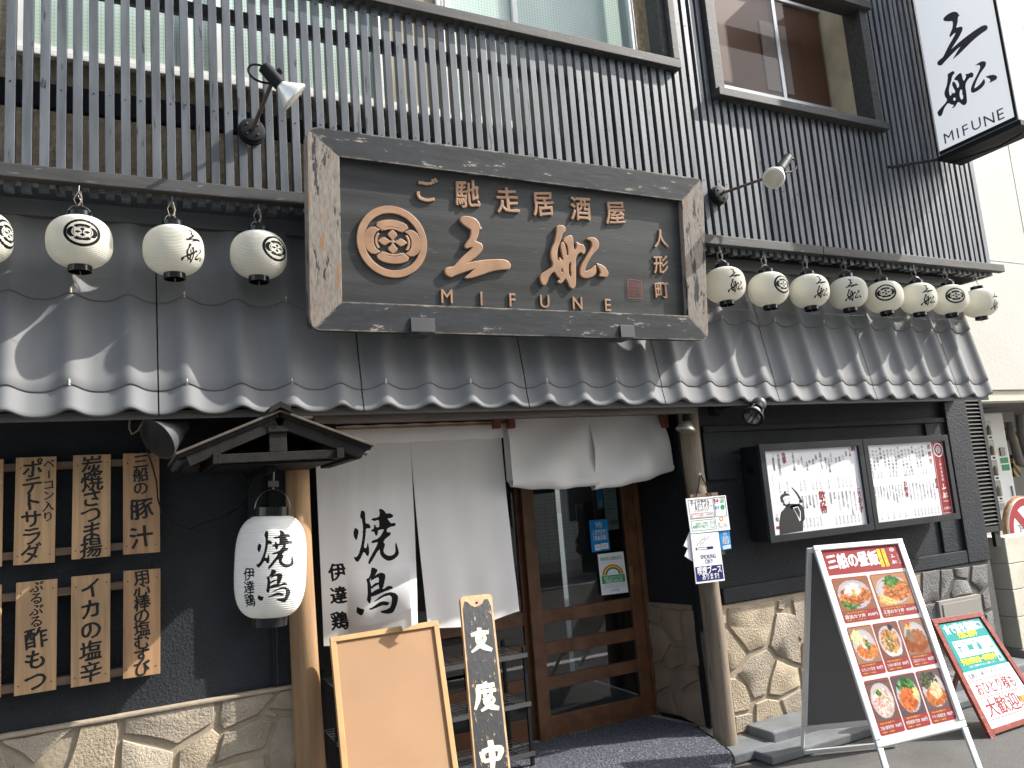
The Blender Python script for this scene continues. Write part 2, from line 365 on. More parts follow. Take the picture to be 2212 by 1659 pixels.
def htext(q, mb, s, u0, u1, v, sz, d, mi=0, sx=None, **kw):
    A = [adv(c) for c in s]; tot = sum(A) * sz / q.W; f = (u1 - u0) / tot
    x = u0; stretch = f if sx is None else sx
    for c, a in zip(s, A):
        wd = a * sz * f / q.W; place(q, mb, c, x + wd / 2, v, sz, d, mi, sx=min(stretch, 1.3), seed=x * 9, **kw); x += wd
def vtext(q, mb, s, u, v0, v1, sz, d, mi=0, **kw):
    n = len(s)
    for i, c in enumerate(s):
        vv = v0 + (v1 - v0) * (i + .5) / n
        if c == 'ー': q.line(mb, [(u, vv - sz * .36 / q.H), (u + .02 * sz / q.W, vv + sz * .36 / q.H)], sz * .13, d, mi)
        else: place(q, mb, c, u, vv, sz, d, mi, seed=i * 1.3, **kw)

# traced brush lettering (pixel outlines of the carved name, then normalised)
SAN = [[(335,120),(380,103),(430,105),(490,122),(530,155),(555,195),(562,235),(580,243),(552,252),(545,255),(535,310),(520,350),(495,395),(545,415),(575,430),(588,470),(570,505),(520,560),(450,615),(405,650),(378,668),(500,640),(600,625),(750,615),(840,618),(890,640),(912,680),(905,710),(890,722),(820,722),(700,742),(560,790),(470,820),(390,832),(383,825),(430,790),(470,750),(520,718),(480,718),(400,742),(240,800),(220,815),(190,812),(155,785),(143,750),(150,725),(175,712),(245,705),(290,655),(350,590),(430,520),(470,480),(478,460),(450,458),(420,470),(395,475),(383,455),(395,425),(440,370),(460,310),(462,255),(430,235),(380,200),(335,155)]]
FUNE = [[(1460,212),(1530,210),(1555,240),(1550,275),(1520,292),(1495,380),(1470,440),(1460,470),(1450,520),(1450,600),(1460,630),(1475,625),(1482,580),(1500,620),(1520,620),(1530,600),(1520,560),(1508,500),(1500,440),(1515,400),(1540,430),(1555,500),(1560,560),(1575,570),(1588,540),(1585,480),(1570,420),(1535,390),(1545,360),(1580,335),(1625,325),(1640,370),(1640,440),(1650,510),(1675,480),(1690,450),(1680,402),(1705,420),(1735,435),(1755,428),(1778,480),(1775,520),(1755,540),(1735,510),(1700,530),(1675,560),(1660,620),(1662,700),(1660,800),(1655,900),(1640,935),(1620,940),(1595,920),(1575,870),(1550,820),(1530,830),(1500,875),(1465,878),(1455,860),(1480,850),(1485,825),(1455,800),(1425,745),(1400,745),(1350,800),(1330,860),(1310,895),(1285,900),(1265,870),(1255,800),(1275,775),(1340,735),(1400,695),(1410,650),(1390,600),(1385,520),(1400,470),(1430,410),(1445,350),(1460,270)],
 [(1500,700),(1520,715),(1520,750),(1505,765),(1490,750),(1490,710)],[(1600,628),(1615,640),(1613,700),(1608,735),(1620,750),(1612,800),(1600,820),(1585,800),(1575,740),(1578,680),(1588,640)],
 [(1812,360),(1850,350),(1895,355),(1930,390),(1940,430),(1925,480),(1880,520),(1840,570),(1800,640),(1770,710),(1765,745),(1790,745),(1840,725),(1870,695),(1890,672),(1897,710),(1895,760),(1860,800),(1800,818),(1745,812),(1720,780),(1720,720),(1745,650),(1790,580),(1840,500),(1865,450),(1865,400),(1840,375),(1812,368)],
 [(1905,652),(1950,665),(2000,695),(2030,740),(2038,775),(2020,805),(1985,800),(1935,795),(1960,765),(1950,725),(1930,690)]]
YAKI = [[(205,298),(240,325),(238,360),(222,430),(195,400),(187,350)],
 [(265,125),(303,135),(307,200),(310,255),(345,258),(365,285),(355,305),(315,302),(312,380),(300,450),(295,490),(320,500),(335,430),(352,520),(345,570),(325,570),(305,540),(290,535),(260,600),(232,637),(210,625),(188,590),(215,590),(240,560),(265,480),(280,400),(285,300),(275,220),(255,195)],
 [(440,115),(465,108),(500,125),(518,160),(560,152),(597,182),(575,200),(528,205),(555,235),(565,255),(618,250),(615,282),(560,290),(525,310),(530,345),(568,340),(565,370),(510,405),(490,440),(512,450),(505,480),(490,520),(510,550),(550,570),(590,565),(615,540),(612,480),(620,432),(638,490),(655,550),(640,580),(590,612),(540,618),(490,590),(460,550),(455,500),(430,530),(390,600),(355,650),(338,640),(345,610),(385,540),(425,470),(440,430),(400,445),(368,445),(380,420),(430,405),(460,380),(480,350),(500,310),(450,318),(435,325),(440,345),(425,378),(410,370),(395,330),(358,340),(370,320),(395,305),(395,268),(410,265),(420,295),(450,290),(447,215),(405,230),(365,222),(375,205),(445,190),(455,150)]]
TORI = [[(370,678),(410,682),(445,705),(405,765),(350,800),(365,850),(372,880),(372,950),(372,1000),(360,1060),(320,1020),(330,980),(330,850),(310,800),(345,790),(365,730)],
 [(400,770),(440,740),(480,728),(520,745),(527,775),(512,840),(500,900),(460,905),(452,850),(455,790),(440,775),(370,815),(358,805)],
 [(370,875),(410,838),(450,830),(455,850),(400,880),(375,905)],
 [(370,945),(420,905),(470,895),(500,905),(560,870),(600,885),(616,912),(560,918),(500,935),(450,955),(372,985)],
 [(385,1045),(450,990),(520,950),(580,940),(640,965),(675,1010),(665,1080),(640,1150),(615,1185),(560,1180),(500,1160),(465,1138),(540,1130),(590,1110),(600,1060),(600,1000),(570,975),(510,985),(440,1020)],
 [(340,1110),(390,1090),(450,1045),(500,1030),(545,1040),(580,1060),(560,1085),(500,1075),(450,1090),(400,1110),(360,1122)],
 [(215,1095),(260,1115),(295,1112),(290,1160),(262,1192),(205,1160)]]
def smooth(poly, n=2):
    P = [np.array(p, float) for p in poly]
    for _ in range(n):
        Q = []
        for a, b in zip(P, P[1:] + P[:1]): Q += [a * .8 + b * .2, a * .2 + b * .8]
        P = Q
    return P
SIGNP = (0.8, -.445, 2.42); _tilt = R_(8); SIGNN = (0, -math.cos(_tilt), -math.sin(_tilt))
def norm_set(polys, org, sc):     # zoom pixels -> picture -> true plane shape -> normalised about a centre
    out = []
    for p in polys:
        pts = []
        for x, y in p:
            X = onP((org[0] + x * sc) * .54861, (org[1] + y * sc) * .54861, SIGNP, SIGNN) if sc < .35 else onY((org[0] + x * sc) * .54861, (org[1] + y * sc) * .54861, .1)
            pts.append((X[0], X[2]))
        out.append(np.array(pts))
    A = np.vstack(out); lo, hi = A.min(0), A.max(0); c = (lo + hi) / 2; h = hi[1] - lo[1]
    return [(p - c) / h for p in out]      # unit height, y up
G_SAN = norm_set(SAN, (1700, 820), .33906); G_FUNE = norm_set(FUNE, (1700, 820), .33906)
G_YAKI = norm_set(YAKI, (1330, 1960), .38578); G_TORI = norm_set(TORI, (1330, 1960), .38578)
def fill_polys(polys, ext=0, bev=0, sm=1):
    cu = bpy.data.curves.new('c', 'CURVE'); cu.dimensions = '2D'; cu.fill_mode = 'BOTH'; cu.extrude = ext; cu.bevel_depth = bev; cu.bevel_resolution = 1
    for p in polys:
        P = smooth(p, sm); sp = cu.splines.new('POLY'); sp.points.add(len(P) - 1); sp.use_cyclic_u = True
        for i, q in enumerate(P): sp.points[i].co = (q[0], q[1], 0, 1)
    r = curve_mesh(cu); bpy.data.curves.remove(cu); return r
_L = {}
def logo(q, mb, G, u, v, h, d, mi=0, ext=0, bev=0, key=None, sx=1.):
    kk = (key, ext, bev)
    if kk not in _L:
        # polygons that are not holes are filled one by one, holes go with the polygon around them
        if key == 'fune': sets = [[G[0], G[1], G[2]], [G[3]], [G[4]]]
        else: sets = [[p] for p in G]
        _L[kk] = [fill_polys(s_, ext, bev) for s_ in sets]
    for V, Fc in _L[kk]:
        mb.add([q.at(u + p[0] * h * sx / q.W, v - p[1] * h / q.H, d + p[2] * h) for p in V], Fc, mi)
# the crest: ring, four outer petals, arcs, inner flower
def petal(a, r0, r1, half, n=14, squash=1):
    pts = []
    for i in range(n + 1):
        t = -1 + 2 * i / n; an = a + half * t; r = r1 * (1 - .20 * abs(t) ** 5 - .03 * t * t); pts.append((r * math.cos(an), r * math.sin(an)))
    for i in range(n + 1):
        t = 1 - 2 * i / n; an = a + half * .90 * t; r = r0 * (1 + .03 * t * t); pts.append((r * math.cos(an), r * math.sin(an)))
    return pts
def ringpoly(r0, r1, n=48, a0=0, a1=2 * math.pi):
    return [(r1 * math.cos(a0 + (a1 - a0) * i / n), r1 * math.sin(a0 + (a1 - a0) * i / n)) for i in range(n + 1)] + [(r0 * math.cos(a1 - (a1 - a0) * i / n), r0 * math.sin(a1 - (a1 - a0) * i / n)) for i in range(n + 1)]
CREST = [ringpoly(.82, 1.0, 36, 0, math.pi), ringpoly(.82, 1.0, 36, math.pi, 2 * math.pi)]
for i in range(4):
    a = math.pi / 2 * i
    if i % 2 == 0: pp = [(.38, .31), (.50, .37), (.61, .355), (.72, .28), (.79, .14), (.81, 0), (.79, -.14), (.72, -.28), (.61, -.355), (.50, -.37), (.38, -.31), (.48, -.24), (.545, -.12), (.56, 0), (.545, .12), (.48, .24)]
    else: pp = [(-.29, .30), (-.45, .42), (-.42, .50), (-.30, .56), (-.15, .595), (0, .605), (.15, .595), (.30, .56), (.42, .50), (.45, .42), (.29, .30), (.23, .385), (.12, .42), (0, .43), (-.12, .42), (-.23, .385)]
    sg = -1 if i > 1 else 1; CREST.append([(x * sg, y * sg) for x, y in pp])
    CREST.append([(x * 1.08, y * .86) for x, y in ringpoly(.42, .46, 12, a - .55, a + .55)])
    fl = [(.06, 0)]
    for (r, t) in [(.16, .38), (.26, .50), (.31, .34), (.35, .16), (.40, .0), (.35, -.16), (.31, -.34), (.26, -.50), (.16, -.38)]: fl.append((r * math.cos(t), r * math.sin(t)))
    CREST.append([(x * math.cos(a) - y * math.sin(a), (x * math.sin(a) + y * math.cos(a)) * .82) for x, y in fl])
CREST.append([(.045 * math.cos(t), .045 * math.sin(t)) for t in np.linspace(0, 2 * math.pi, 13)[:-1]])
def crest(q, mb, u, v, r, d, mi=0, ext=0, bev=0, ry=1.):
    kk = ('crest', ext, bev)
    if kk not in _L: _L[kk] = [fill_polys([np.array(p)], ext, bev, 0) for p in CREST]
    for V, Fc in _L[kk]:
        mb.add([q.at(u + p[0] * r / q.W, v - p[1] * r * ry / q.H, d + p[2] * r) for p in V], Fc, mi)

# raster coverage of triangles, for ink that lies in cloth or ribbed paper
class Flat:                       # a stand-in Quad whose at() gives plain 2D metres
    def __init__(s, W, H): s.W, s.H = W, H
    def at(s, u, v, d=0): return np.array([u * s.W, v * s.H, 0.])
def raster(mb, W, H, nx, ny):
    ss = 2; A = np.zeros((ny * ss, nx * ss), bool); V = np.array(mb.v)[:, :2] / np.array([W, H]) * np.array([nx * ss, ny * ss])
    for f in mb.f:
        for i in range(1, len(f) - 1):
            a, b, c = V[f[0]], V[f[i]], V[f[i + 1]]
            x0, x1 = int(max(0, min(a[0], b[0], c[0]))), int(min(nx * ss - 1, max(a[0], b[0], c[0]))) + 1
            y0, y1 = int(max(0, min(a[1], b[1], c[1]))), int(min(ny * ss - 1, max(a[1], b[1], c[1]))) + 1
            if x1 <= x0 or y1 <= y0: continue
            X, Y = np.meshgrid(np.arange(x0, x1) + .5, np.arange(y0, y1) + .5)
            def e(p, q_): return (q_[0] - p[0]) * (Y - p[1]) - (q_[1] - p[1]) * (X - p[0])
            e1, e2, e3 = e(a, b), e(b, c), e(c, a)
            A[y0:y1, x0:x1] |= ((e1 >= 0) & (e2 >= 0) & (e3 >= 0)) | ((e1 <= 0) & (e2 <= 0) & (e3 <= 0))
    return A.reshape(ny, ss, nx, ss).mean((1, 3))
def grid_obj(name, P, mat, parent=None, ink=None, col=None, closed=False, origin=None, **tags):
    ny, nx = P.shape[:2]; V = P.reshape(-1, 3); origin = np.array(origin if origin is not None else [V[:, 0].mean(), V[:, 1].mean(), V[:, 2].min()], float)
    me = bpy.data.meshes.new(name); nxx = nx if closed else nx - 1
    j, i = np.meshgrid(np.arange(ny - 1), np.arange(nxx), indexing='ij'); i2 = (i + 1) % nx
    Fq = np.stack([j * nx + i, j * nx + i2, (j + 1) * nx + i2, (j + 1) * nx + i], -1).reshape(-1, 4)
    me.from_pydata((V - origin).tolist(), [], Fq.tolist()); me.materials.append(mat); me.polygons.foreach_set('use_smooth', [True] * len(me.polygons))
    if ink is not None:
        a = me.attributes.new('ink', 'FLOAT', 'POINT'); a.data.foreach_set('value', ink.reshape(-1).astype(np.float32))
    if col is not None:
        a = me.attributes.new('Col', 'FLOAT_COLOR', 'POINT'); a.data.foreach_set('color', np.concatenate([col.reshape(-1, 3), np.ones((len(V), 1))], 1).reshape(-1).astype(np.float32))
    o = bpy.data.objects.new(name, me); COL.objects.link(o)
    if parent: o.parent = parent; o.location = Vector(origin) - wloc(parent)
    else: o.location = origin
    for q, v in tags.items(): o[q] = v
    return o

# ================================================================== THE SETTING
def struct(name, mb, mat, **kw): return mb.build(name, mat, kind='structure', **kw)
struct('ground', MB().box(-60, 60, -45, 60, -.3, 0), ASPH)
struct('opposite_pavement', MB().box(-40, 40, -13, -8.6, .004, .14), CONC, bevel=.01)
for y0 in (-1.9, -7.4): struct('road_line', MB().box(-30, 30, y0 - .12, y0, .002, .006), WHITEP)
struct('kerb_strip', MB().box(3.25, 6.1, -.42, -.07, .004, .055), SLATE, bevel=.01)
# building across the street, seen mirrored in the door and window glass
ob = thing('opposite_building', 'pale tiled building across the street, mirrored in the door glass', 'building', (4, -13, 0))
MB().box(-14, 16, -14, -10.6, .14, 9.2).build('wall', TILEW, ob)
for i in range(9):
    for kx, z in enumerate((1.0, 4.2, 7.0)):
        x = -12 + i * 3; wn = MB().box(x, x + 1.6, -10.62, -10.585, z, z + 1.5).build('window', BLACKG, ob)
MB().box(3.0, 3.2, -10.6, -10.4, .14, 9).build('column', GREYP, ob)

# ---- restaurant building
rb = thing('restaurant_building', 'dark two-storey izakaya building with stucco walls over crazy-paved stone base', 'building', (3, 0, 0))
Box('wall', STUCCO, (-2.2, .80, 0, .3, .78, 2.2), rb)
Box('wall', STUCCO, (3.32, 6.05, 0, .3, .78, 2.2), rb)
Box('wall', STUCCO, (5.95, 6.05, .301, 4, .004, 2.2), rb)
MB().box(-2.2, 6.2, 0, .3, 2.2, 7).build('upper_wall', ROUGHCAST, rb)
MB().box(6.05, 6.2, .301, 5, 2.2, 7).build('upper_wall', ROUGHCAST, rb)
# relief bands moulded in the right-hand wall
mb = MB(); mb.box(5.78, 6.045, -.045, 0, .845, 2.1); mb.box(3.36, 5.78, -.04, 0, .845, .94); mb.box(3.36, 5.78, -.03, 0, 1.93, 1.97); mb.box(3.36, 3.60, -.02, 0, 1.62, 1.93)
mb.box(5.55, 5.78, -.02, 0, .941, 1.93)
mb.box(3.40, 4.5, -.022, 0, 1.74, 1.78)
mb.build('wall_moulding', STUCCO, rb, bevel=.006)
mb = MB(); mb.box(.62, .80, -.02, 0, .812, 1.95).build('wall_moulding', STUCCO, rb, bevel=.006)
# entrance recess
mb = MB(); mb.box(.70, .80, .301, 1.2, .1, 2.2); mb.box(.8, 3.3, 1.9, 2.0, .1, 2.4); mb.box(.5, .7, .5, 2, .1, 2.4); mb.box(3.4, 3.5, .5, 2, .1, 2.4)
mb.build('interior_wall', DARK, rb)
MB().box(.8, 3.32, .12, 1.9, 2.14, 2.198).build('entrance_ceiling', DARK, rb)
MB().box(.8, 3.3, .02, 1.9, .004, .13).build('entrance_step', CONC, rb)
# splayed return wall between the door and the right post
A0 = onY(1396, 1298, .45); B0 = onY(1502, 1309, .04)
RT = Quad((A0[0], .45, 2.14), (B0[0], .04, 2.14), (B0[0], .04, .13), (A0[0], .45, .13))
RTN = RT.n
mb = MB(); q = [RT.c[3], RT.c[2], RT.c[2] + np.array([.12, .1, 0]), RT.c[3] + np.array([.3, .05, 0])]; 
mb.hexa([*[np.array([p[0], p[1], .13]) for p in q], *[np.array([p[0], p[1], 2.13]) for p in q]]); mb.build('return_wall', BLACKP, rb)
# stone cladding
def stone_face(poly, plane_p, plane_n, depth, mat, parent, seed, sc, ox, oy):
    rnd = random.Random(seed)
    P = [np.array(onP(ox + x * sc, oy + y * sc, plane_p, plane_n)) for x, y in poly]
    return stone_3d(P, plane_n, depth, mat, parent, rnd)
def stone_3d(P, n, depth, mat, parent, rnd):
    n = _n(np.array(n, float)); c = sum(P) / len(P)
    # subdivide and roughen the outline, inset the front face
    Q = []
    for a, b in zip(P, P[1:] + P[:1]):
        L = np.linalg.norm(b - a); m_ = max(1, int(L / .07))
        for i in range(m_):
            p = a + (b - a) * i / m_; j = _n(c - p) * rnd.uniform(-.001, .008); Q.append(p + j)
    base = [p + _n(c - p) * .003 for p in Q]; f1 = [p + _n(c - p) * .006 + n * depth * rnd.uniform(.72, .85) for p in Q]; f2 = [p + _n(c - p) * .009 + n * depth * rnd.uniform(.97, 1.03) for p in Q]
    m_ = len(Q); mb = MB(); vs = base + f1 + f2; fs = []
    for r in range(2): fs += [(r * m_ + i, r * m_ + (i + 1) % m_, (r + 1) * m_ + (i + 1) % m_, (r + 1) * m_ + i) for i in range(m_)]
    cc = c + n * depth * rnd.uniform(.97, 1.06); vs.append(cc); fs += [(2 * m_ + i, 2 * m_ + (i + 1) % m_, 3 * m_) for i in range(m_)]
    mb.add(vs, fs); return mb.build('stone', mat, parent, smooth=True)
MB().box(-2.2, .80, -.028, -.001, 0, .795).build('mortar_bed', MORTAR, rb)
mb = MB(); mb.box(-2.2, .80, -.047, -.001, .7955, .812).build('stone_capping', MORTAR, rb, bevel=.006)
MB().box(3.32, 5.30, -.028, -.001, 0, .838).build('mortar_bed', MORTAR, rb)
MB().box(5.301, 6.05, -.028, -.001, 0, .838).build('mortar_bed', MORTARG, rb)
LS = [[(0,1475),(470,1400),(220,1635),(0,1500)],[(500,1395),(735,1350),(735,1450),(680,1659),(240,1659)],[(765,1345),(1350,1230),(1340,1350),(1325,1375),(1105,1520),(900,1455),(765,1440)],
 [(760,1475),(1085,1550),(1025,1659),(705,1659)],[(1115,1545),(1320,1405),(1365,1445),(1325,1640),(1345,1659),(1045,1659)],[(1375,1228),(1710,1172),(1715,1200),(1620,1325),(1382,1420),(1350,1388),(1355,1340)],
 [(1735,1172),(1870,1140),(1870,1295),(1760,1302),(1670,1285)],[(1645,1325),(1668,1300),(1735,1318),(1722,1348)],[(1388,1442),(1625,1345),(1712,1368),(1645,1535),(1340,1625),(1378,1450)],
 [(1740,1335),(1870,1315),(1870,1659),(1750,1659),(1665,1550)],[(1345,1652),(1640,1572),(1735,1659)],[(-300,1510),(-10,1500),(-10,1659),(-300,1659)],[(0,1520),(200,1659),(100,1620),(20,1659),(0,1659)]]
for i, p in enumerate(LS):
    p = [(x, y if y < 1655 else 2150) for x, y in p]
    stone_face(p, (0, -.028, 0), (0, -1, 0), .011, STONE2 if i % 3 == 1 else STONE, rb, i, .3472, 0, 1083)
RS = [[(1610,290),(1670,278),(1675,405),(1630,412)],[(1685,262),(2105,196),(2095,330),(2035,565),(2020,597),(1872,658),(1705,440),(1688,410)],[(2125,192),(2190,186),(2180,285),(2122,280)],[(1625,425),(1678,442),(1855,672),(1778,785),(1740,805),(1680,815)],
 [(1882,685),(2035,618),(2088,692),(2042,880),(2015,1020),(1915,1055),(1855,928),(1778,832),(1815,770)],[(1690,875),(1750,870),(1838,935),(1888,1060),(1882,1152),(1740,1180)],[(1738,1205),(1882,1175),(1908,1185),(1905,1335),(1757,1362)],
 [(1928,1095),(2030,1048),(2132,1065),(2192,1245),(2080,1282),(2020,1255),(1928,1272)],[(2108,300),(2185,305),(2300,320),(2330,760),(2115,685),(2055,590)],[(2112,712),(2300,790),(2330,940),(2150,1032),(2045,1015),(2050,900)],[(2152,1060),(2330,960),(2330,1220),(2212,1245)],
 [(1760,1375),(1905,1345),(1925,1290),(2080,1300),(2330,1250),(2330,1290),(1770,1400)]]
for i, p in enumerate(RS): stone_face(p, (0, -.028, 0), (0, -1, 0), .011, STONE2 if i % 2 else STONE, rb, 40 + i, .248, 1152, 1247.5)
GS = [[(-150,100),(-5,82),(-5,330),(-150,360)],[(0,85),(92,78),(108,145),(90,180),(55,270),(0,330)],[(108,76),(236,56),(218,158),(122,143)],[(248,54),(372,36),(380,200),(325,262),(240,178)],[(78,268),(122,160),(218,172),(258,270),(95,315)],
 [(330,278),(383,218),(404,392),(352,415)],[(-150,375),(0,340),(85,325),(320,280),(345,430),(345,560),(-150,640)],[(360,430),(410,405),(470,760),(380,640)],[(-150,655),(350,575),(480,800),(520,1000),(-150,1000)]]
for i, p in enumerate(GS): stone_face(p, (0, -.028, 0), (0, -1, 0), .010, STONEG, rb, 70 + i, .2726, 2029.8, 1206.9)
# cells between, partly hidden by the menu stand
def clip(poly, a, b, c):           # keep a*x+b*z<=c
    out = []
    for p, q in zip(poly, poly[1:] + poly[:1]):
        dp, dq = a * p[0] + b * p[1] - c, a * q[0] + b * q[1] - c
        if dp <= 0: out.append(p)
        if dp * dq < 0: t = dp / (dp - dq); out.append((p[0] + (q[0] - p[0]) * t, p[1] + (q[1] - p[1]) * t))
    return out
def cells(x0, x1, z0, z1, step, seed, gap=.008):
    r = random.Random(seed); sd = []
    nx_, nz_ = max(1, round((x1 - x0) / step)), max(1, round((z1 - z0) / step))
    for i in range(-1, nx_ + 1):
        for j in range(-1, nz_ + 1): sd.append((x0 + (i + .5 + r.uniform(-.33, .33)) * (x1 - x0) / nx_, z0 + (j + .5 + r.uniform(-.33, .33)) * (z1 - z0) / nz_))
    out = []
    for s_ in sd:
        p = [(x0, z0), (x1, z0), (x1, z1), (x0, z1)]
        for o_ in sd:
            if o_ is s_ or not p: continue
            a, b = o_[0] - s_[0], o_[1] - s_[1]; L = math.hypot(a, b)
            p = clip(p, a / L, b / L, (a * (o_[0] + s_[0]) + b * (o_[1] + s_[1])) / 2 / L - gap)
        if len(p) > 2: out.append(p)
    return out
xa = onY(1152 + 2330 * .248, 1500, -.028)[0] + .02
for i, p in enumerate(cells(xa, 5.02, .06, .828, .30, 5)):
    stone_3d([np.array([x, -.028, z]) for x, z in p], (0, -1, 0), .011, STONE if i % 2 else STONE2, rb, random.Random(i))
for i, p in enumerate(cells(-2.1, .78, .02, .40, .30, 9)):
    stone_3d([np.array([x, -.0285, z]) for x, z in p], (0, -1, 0), .024, STONE, rb, random.Random(i + 200))
# return wall cladding
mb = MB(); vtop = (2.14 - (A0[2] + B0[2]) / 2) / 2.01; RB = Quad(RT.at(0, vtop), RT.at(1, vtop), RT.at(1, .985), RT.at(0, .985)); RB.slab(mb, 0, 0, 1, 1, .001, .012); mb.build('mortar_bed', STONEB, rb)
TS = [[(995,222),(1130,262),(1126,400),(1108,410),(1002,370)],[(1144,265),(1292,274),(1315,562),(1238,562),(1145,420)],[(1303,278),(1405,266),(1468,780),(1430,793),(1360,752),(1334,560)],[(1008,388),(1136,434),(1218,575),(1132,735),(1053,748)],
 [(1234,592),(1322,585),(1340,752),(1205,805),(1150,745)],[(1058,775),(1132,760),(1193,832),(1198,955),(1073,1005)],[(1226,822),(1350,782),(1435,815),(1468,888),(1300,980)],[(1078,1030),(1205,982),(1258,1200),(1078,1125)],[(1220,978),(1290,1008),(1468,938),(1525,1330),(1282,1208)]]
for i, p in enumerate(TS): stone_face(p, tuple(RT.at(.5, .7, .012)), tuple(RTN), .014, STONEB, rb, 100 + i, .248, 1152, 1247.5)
MB().bar((B0[0], .02, .13), (B0[0], .02, 2.1), .05, .05, (0, 1, 0)).build('corner_post', BLACKP, rb)
# log posts
def log(cx, cy, r, z0, z1, mat, seed, lean=0):
    rnd = random.Random(seed); ny, nx = 40, 28; P = np.zeros((ny, nx, 3)); ph = [rnd.uniform(0, 6) for _ in range(8)]
    for j in range(ny):
        z = z0 + (z1 - z0) * j / (ny - 1)
        for i in range(nx):
            a = 2 * math.pi * i / nx; rr = r * (1 + .05 * math.sin(2 * a + ph[0] + z * 2) + .03 * math.sin(3 * a + ph[1] - z * 5) + .03 * math.sin(z * 9 + ph[2]) * math.sin(a + ph[3])) * (1.06 - .10 * j / ny)
            if math.sin(a * 1 + ph[4]) > .995: rr *= .9
            P[j, i] = (cx + rr * math.cos(a) + lean * (z - z0) + .008 * math.sin(z * 3 + ph[5]), cy + rr * math.sin(a), z)
    return grid_obj('log_post', P[::-1], mat, rb, closed=True)
log(.755, -.09, .062, .0, 2.12, LOG, 3)
log(3.205, -.09, .064, .012, 2.12, LOGW, 5)
MB().box(3.0, 3.42, -.28, .04, .004, .062).build('post_plinth', SLATE, rb, bevel=.01)
xs = [3.42, 3.95, 4.6, 5.25, 6.05]
for a, b in zip(xs, xs[1:]): MB().box(a + .004, b - .004, -.26, -.029, .03, .115).build('kerb_slab', SLATE, rb, bevel=.012)
# beams under the eave and above the curtain
MB().box(-2.2, 5.8, -.321, -.301, 2.075, 2.098).build('eave_fascia', M('fascia_brown', (.035, .027, .022), .7, .4, 8, (1, 3, 3)), rb)
MB().box(.80, 3.1, -.30, -.24, 2.03, 2.09).build('lintel_board', M('lintel', (.085, .068, .056), .7, .35, 6, (.6, 4, 4)), rb, bevel=.004)
MB().box(.80, 3.3, -.02, .04, 2.06, 2.13).build('lintel_beam', REDWOOD, rb)
MB().box(-2.2, 5.8, -.30, -.001, 2.125, 2.14).build('eave_soffit', BLACKP, rb)
# flashing above the tiles
Box('flashing', M('flashing', (.075, .08, .085), .5, .1, 3), (-2.2, 5.9, -.13, -.001, 3.115, 3.14), rb)
Box('flashing', MATS['flashing'], (-2.2, 5.9, -.175, -.131, 3.05, 3.13), rb, .004)
Box('flashing', MATS['flashing'], (-2.2, 5.9, -.215, -.176, 2.985, 3.06), rb, .004)
# ---- first-floor windows
def D1(x, y): return (x * .3472, y * .3472)
def D2(x, y): return (603.5 + x * .3472, y * .3472)
def window(x0, x1, z0, z1, y, stiles, panemats, fm=WINW, fw=.035, name='window'):
    f = MB(); f.box(x0, x1, y - .05, y, z0 - .045, z0); f.box(x0, x1, y - .05, y, z1, z1 + .04); f.box(x0 - .015, x1 + .015, y - .075, y - .051, z0 - .065, z0 - .048)
    f.box(x0, x1, y - .07, y - .0501, z0 - .0479, z0 - .030); f.box(x0, x0 + .006, y - .05, y, z0, z1); f.box(x1 - .006, x1, y - .05, y, z0, z1)
    w_ = f.build(name, fm, rb, bevel=.003)
    for s_ in stiles: MB().box(s_ - fw / 2, s_ + fw / 2, y - .046, y - .004, z0 + .001, z1 - .001).build('stile', fm, w_, bevel=.002)
    for a, b, m_ in panemats: MB().box(a, b, y - .02, y - .012, z0 + .001, z1 - .001).build('pane', m_, w_)
    return w_
zsill = onY(*D2(190, 560), -.03)[2]
X = lambda px, Y=-.03: float(onY(px, 60, Y)[0])
window(-.46, X(960) - .01, zsill, 5.6, -.001, [-.43, .29, .45, X(817) - .01, X(950)], [(-.41, .28, WIRED), (.30, X(810), WIRED), (X(826), X(862), MESHCUR), (X(868), X(942), MESHCUR)])
window(X(962) + .0, X(1368), zsill, 5.6, -.001, [X(972) - .02, X(1113), X(1364)], [(X(968), X(1107), WIRED), (X(1119), X(1360), WIRED)])
# right window with bamboo blind, set in the slat screen
wz0 = onY(1695, 214, -.03)[2]; wz1 = onY(1740, 22, -.03)[2]
x_l, x_m, x_r = X(1575), onY(1680, 110, -.03)[0], onY(1846, 150, -.03)[0]
w2 = window(3.3, x_r, wz0, wz1, -.001, [x_m, x_r - .02], [(3.32, x_r - .04, BLIND)], fm=ALU)
MB().box(3.32, x_r - .04, -.04, -.034, wz0 + .002, wz1 - .002).build('glass', mk_glass('window_glass', (.85, .85, .85), .85), w2)
MB().box(4.35, 4.62, -.0338, -.0215, wz0 + .05, wz0 + .62).build('reflected_crest', M('reflection_pale', (.42, .34, .30), .8, .05, 3), w2)  # plain pale sheet standing in for a crest reflected in the glass

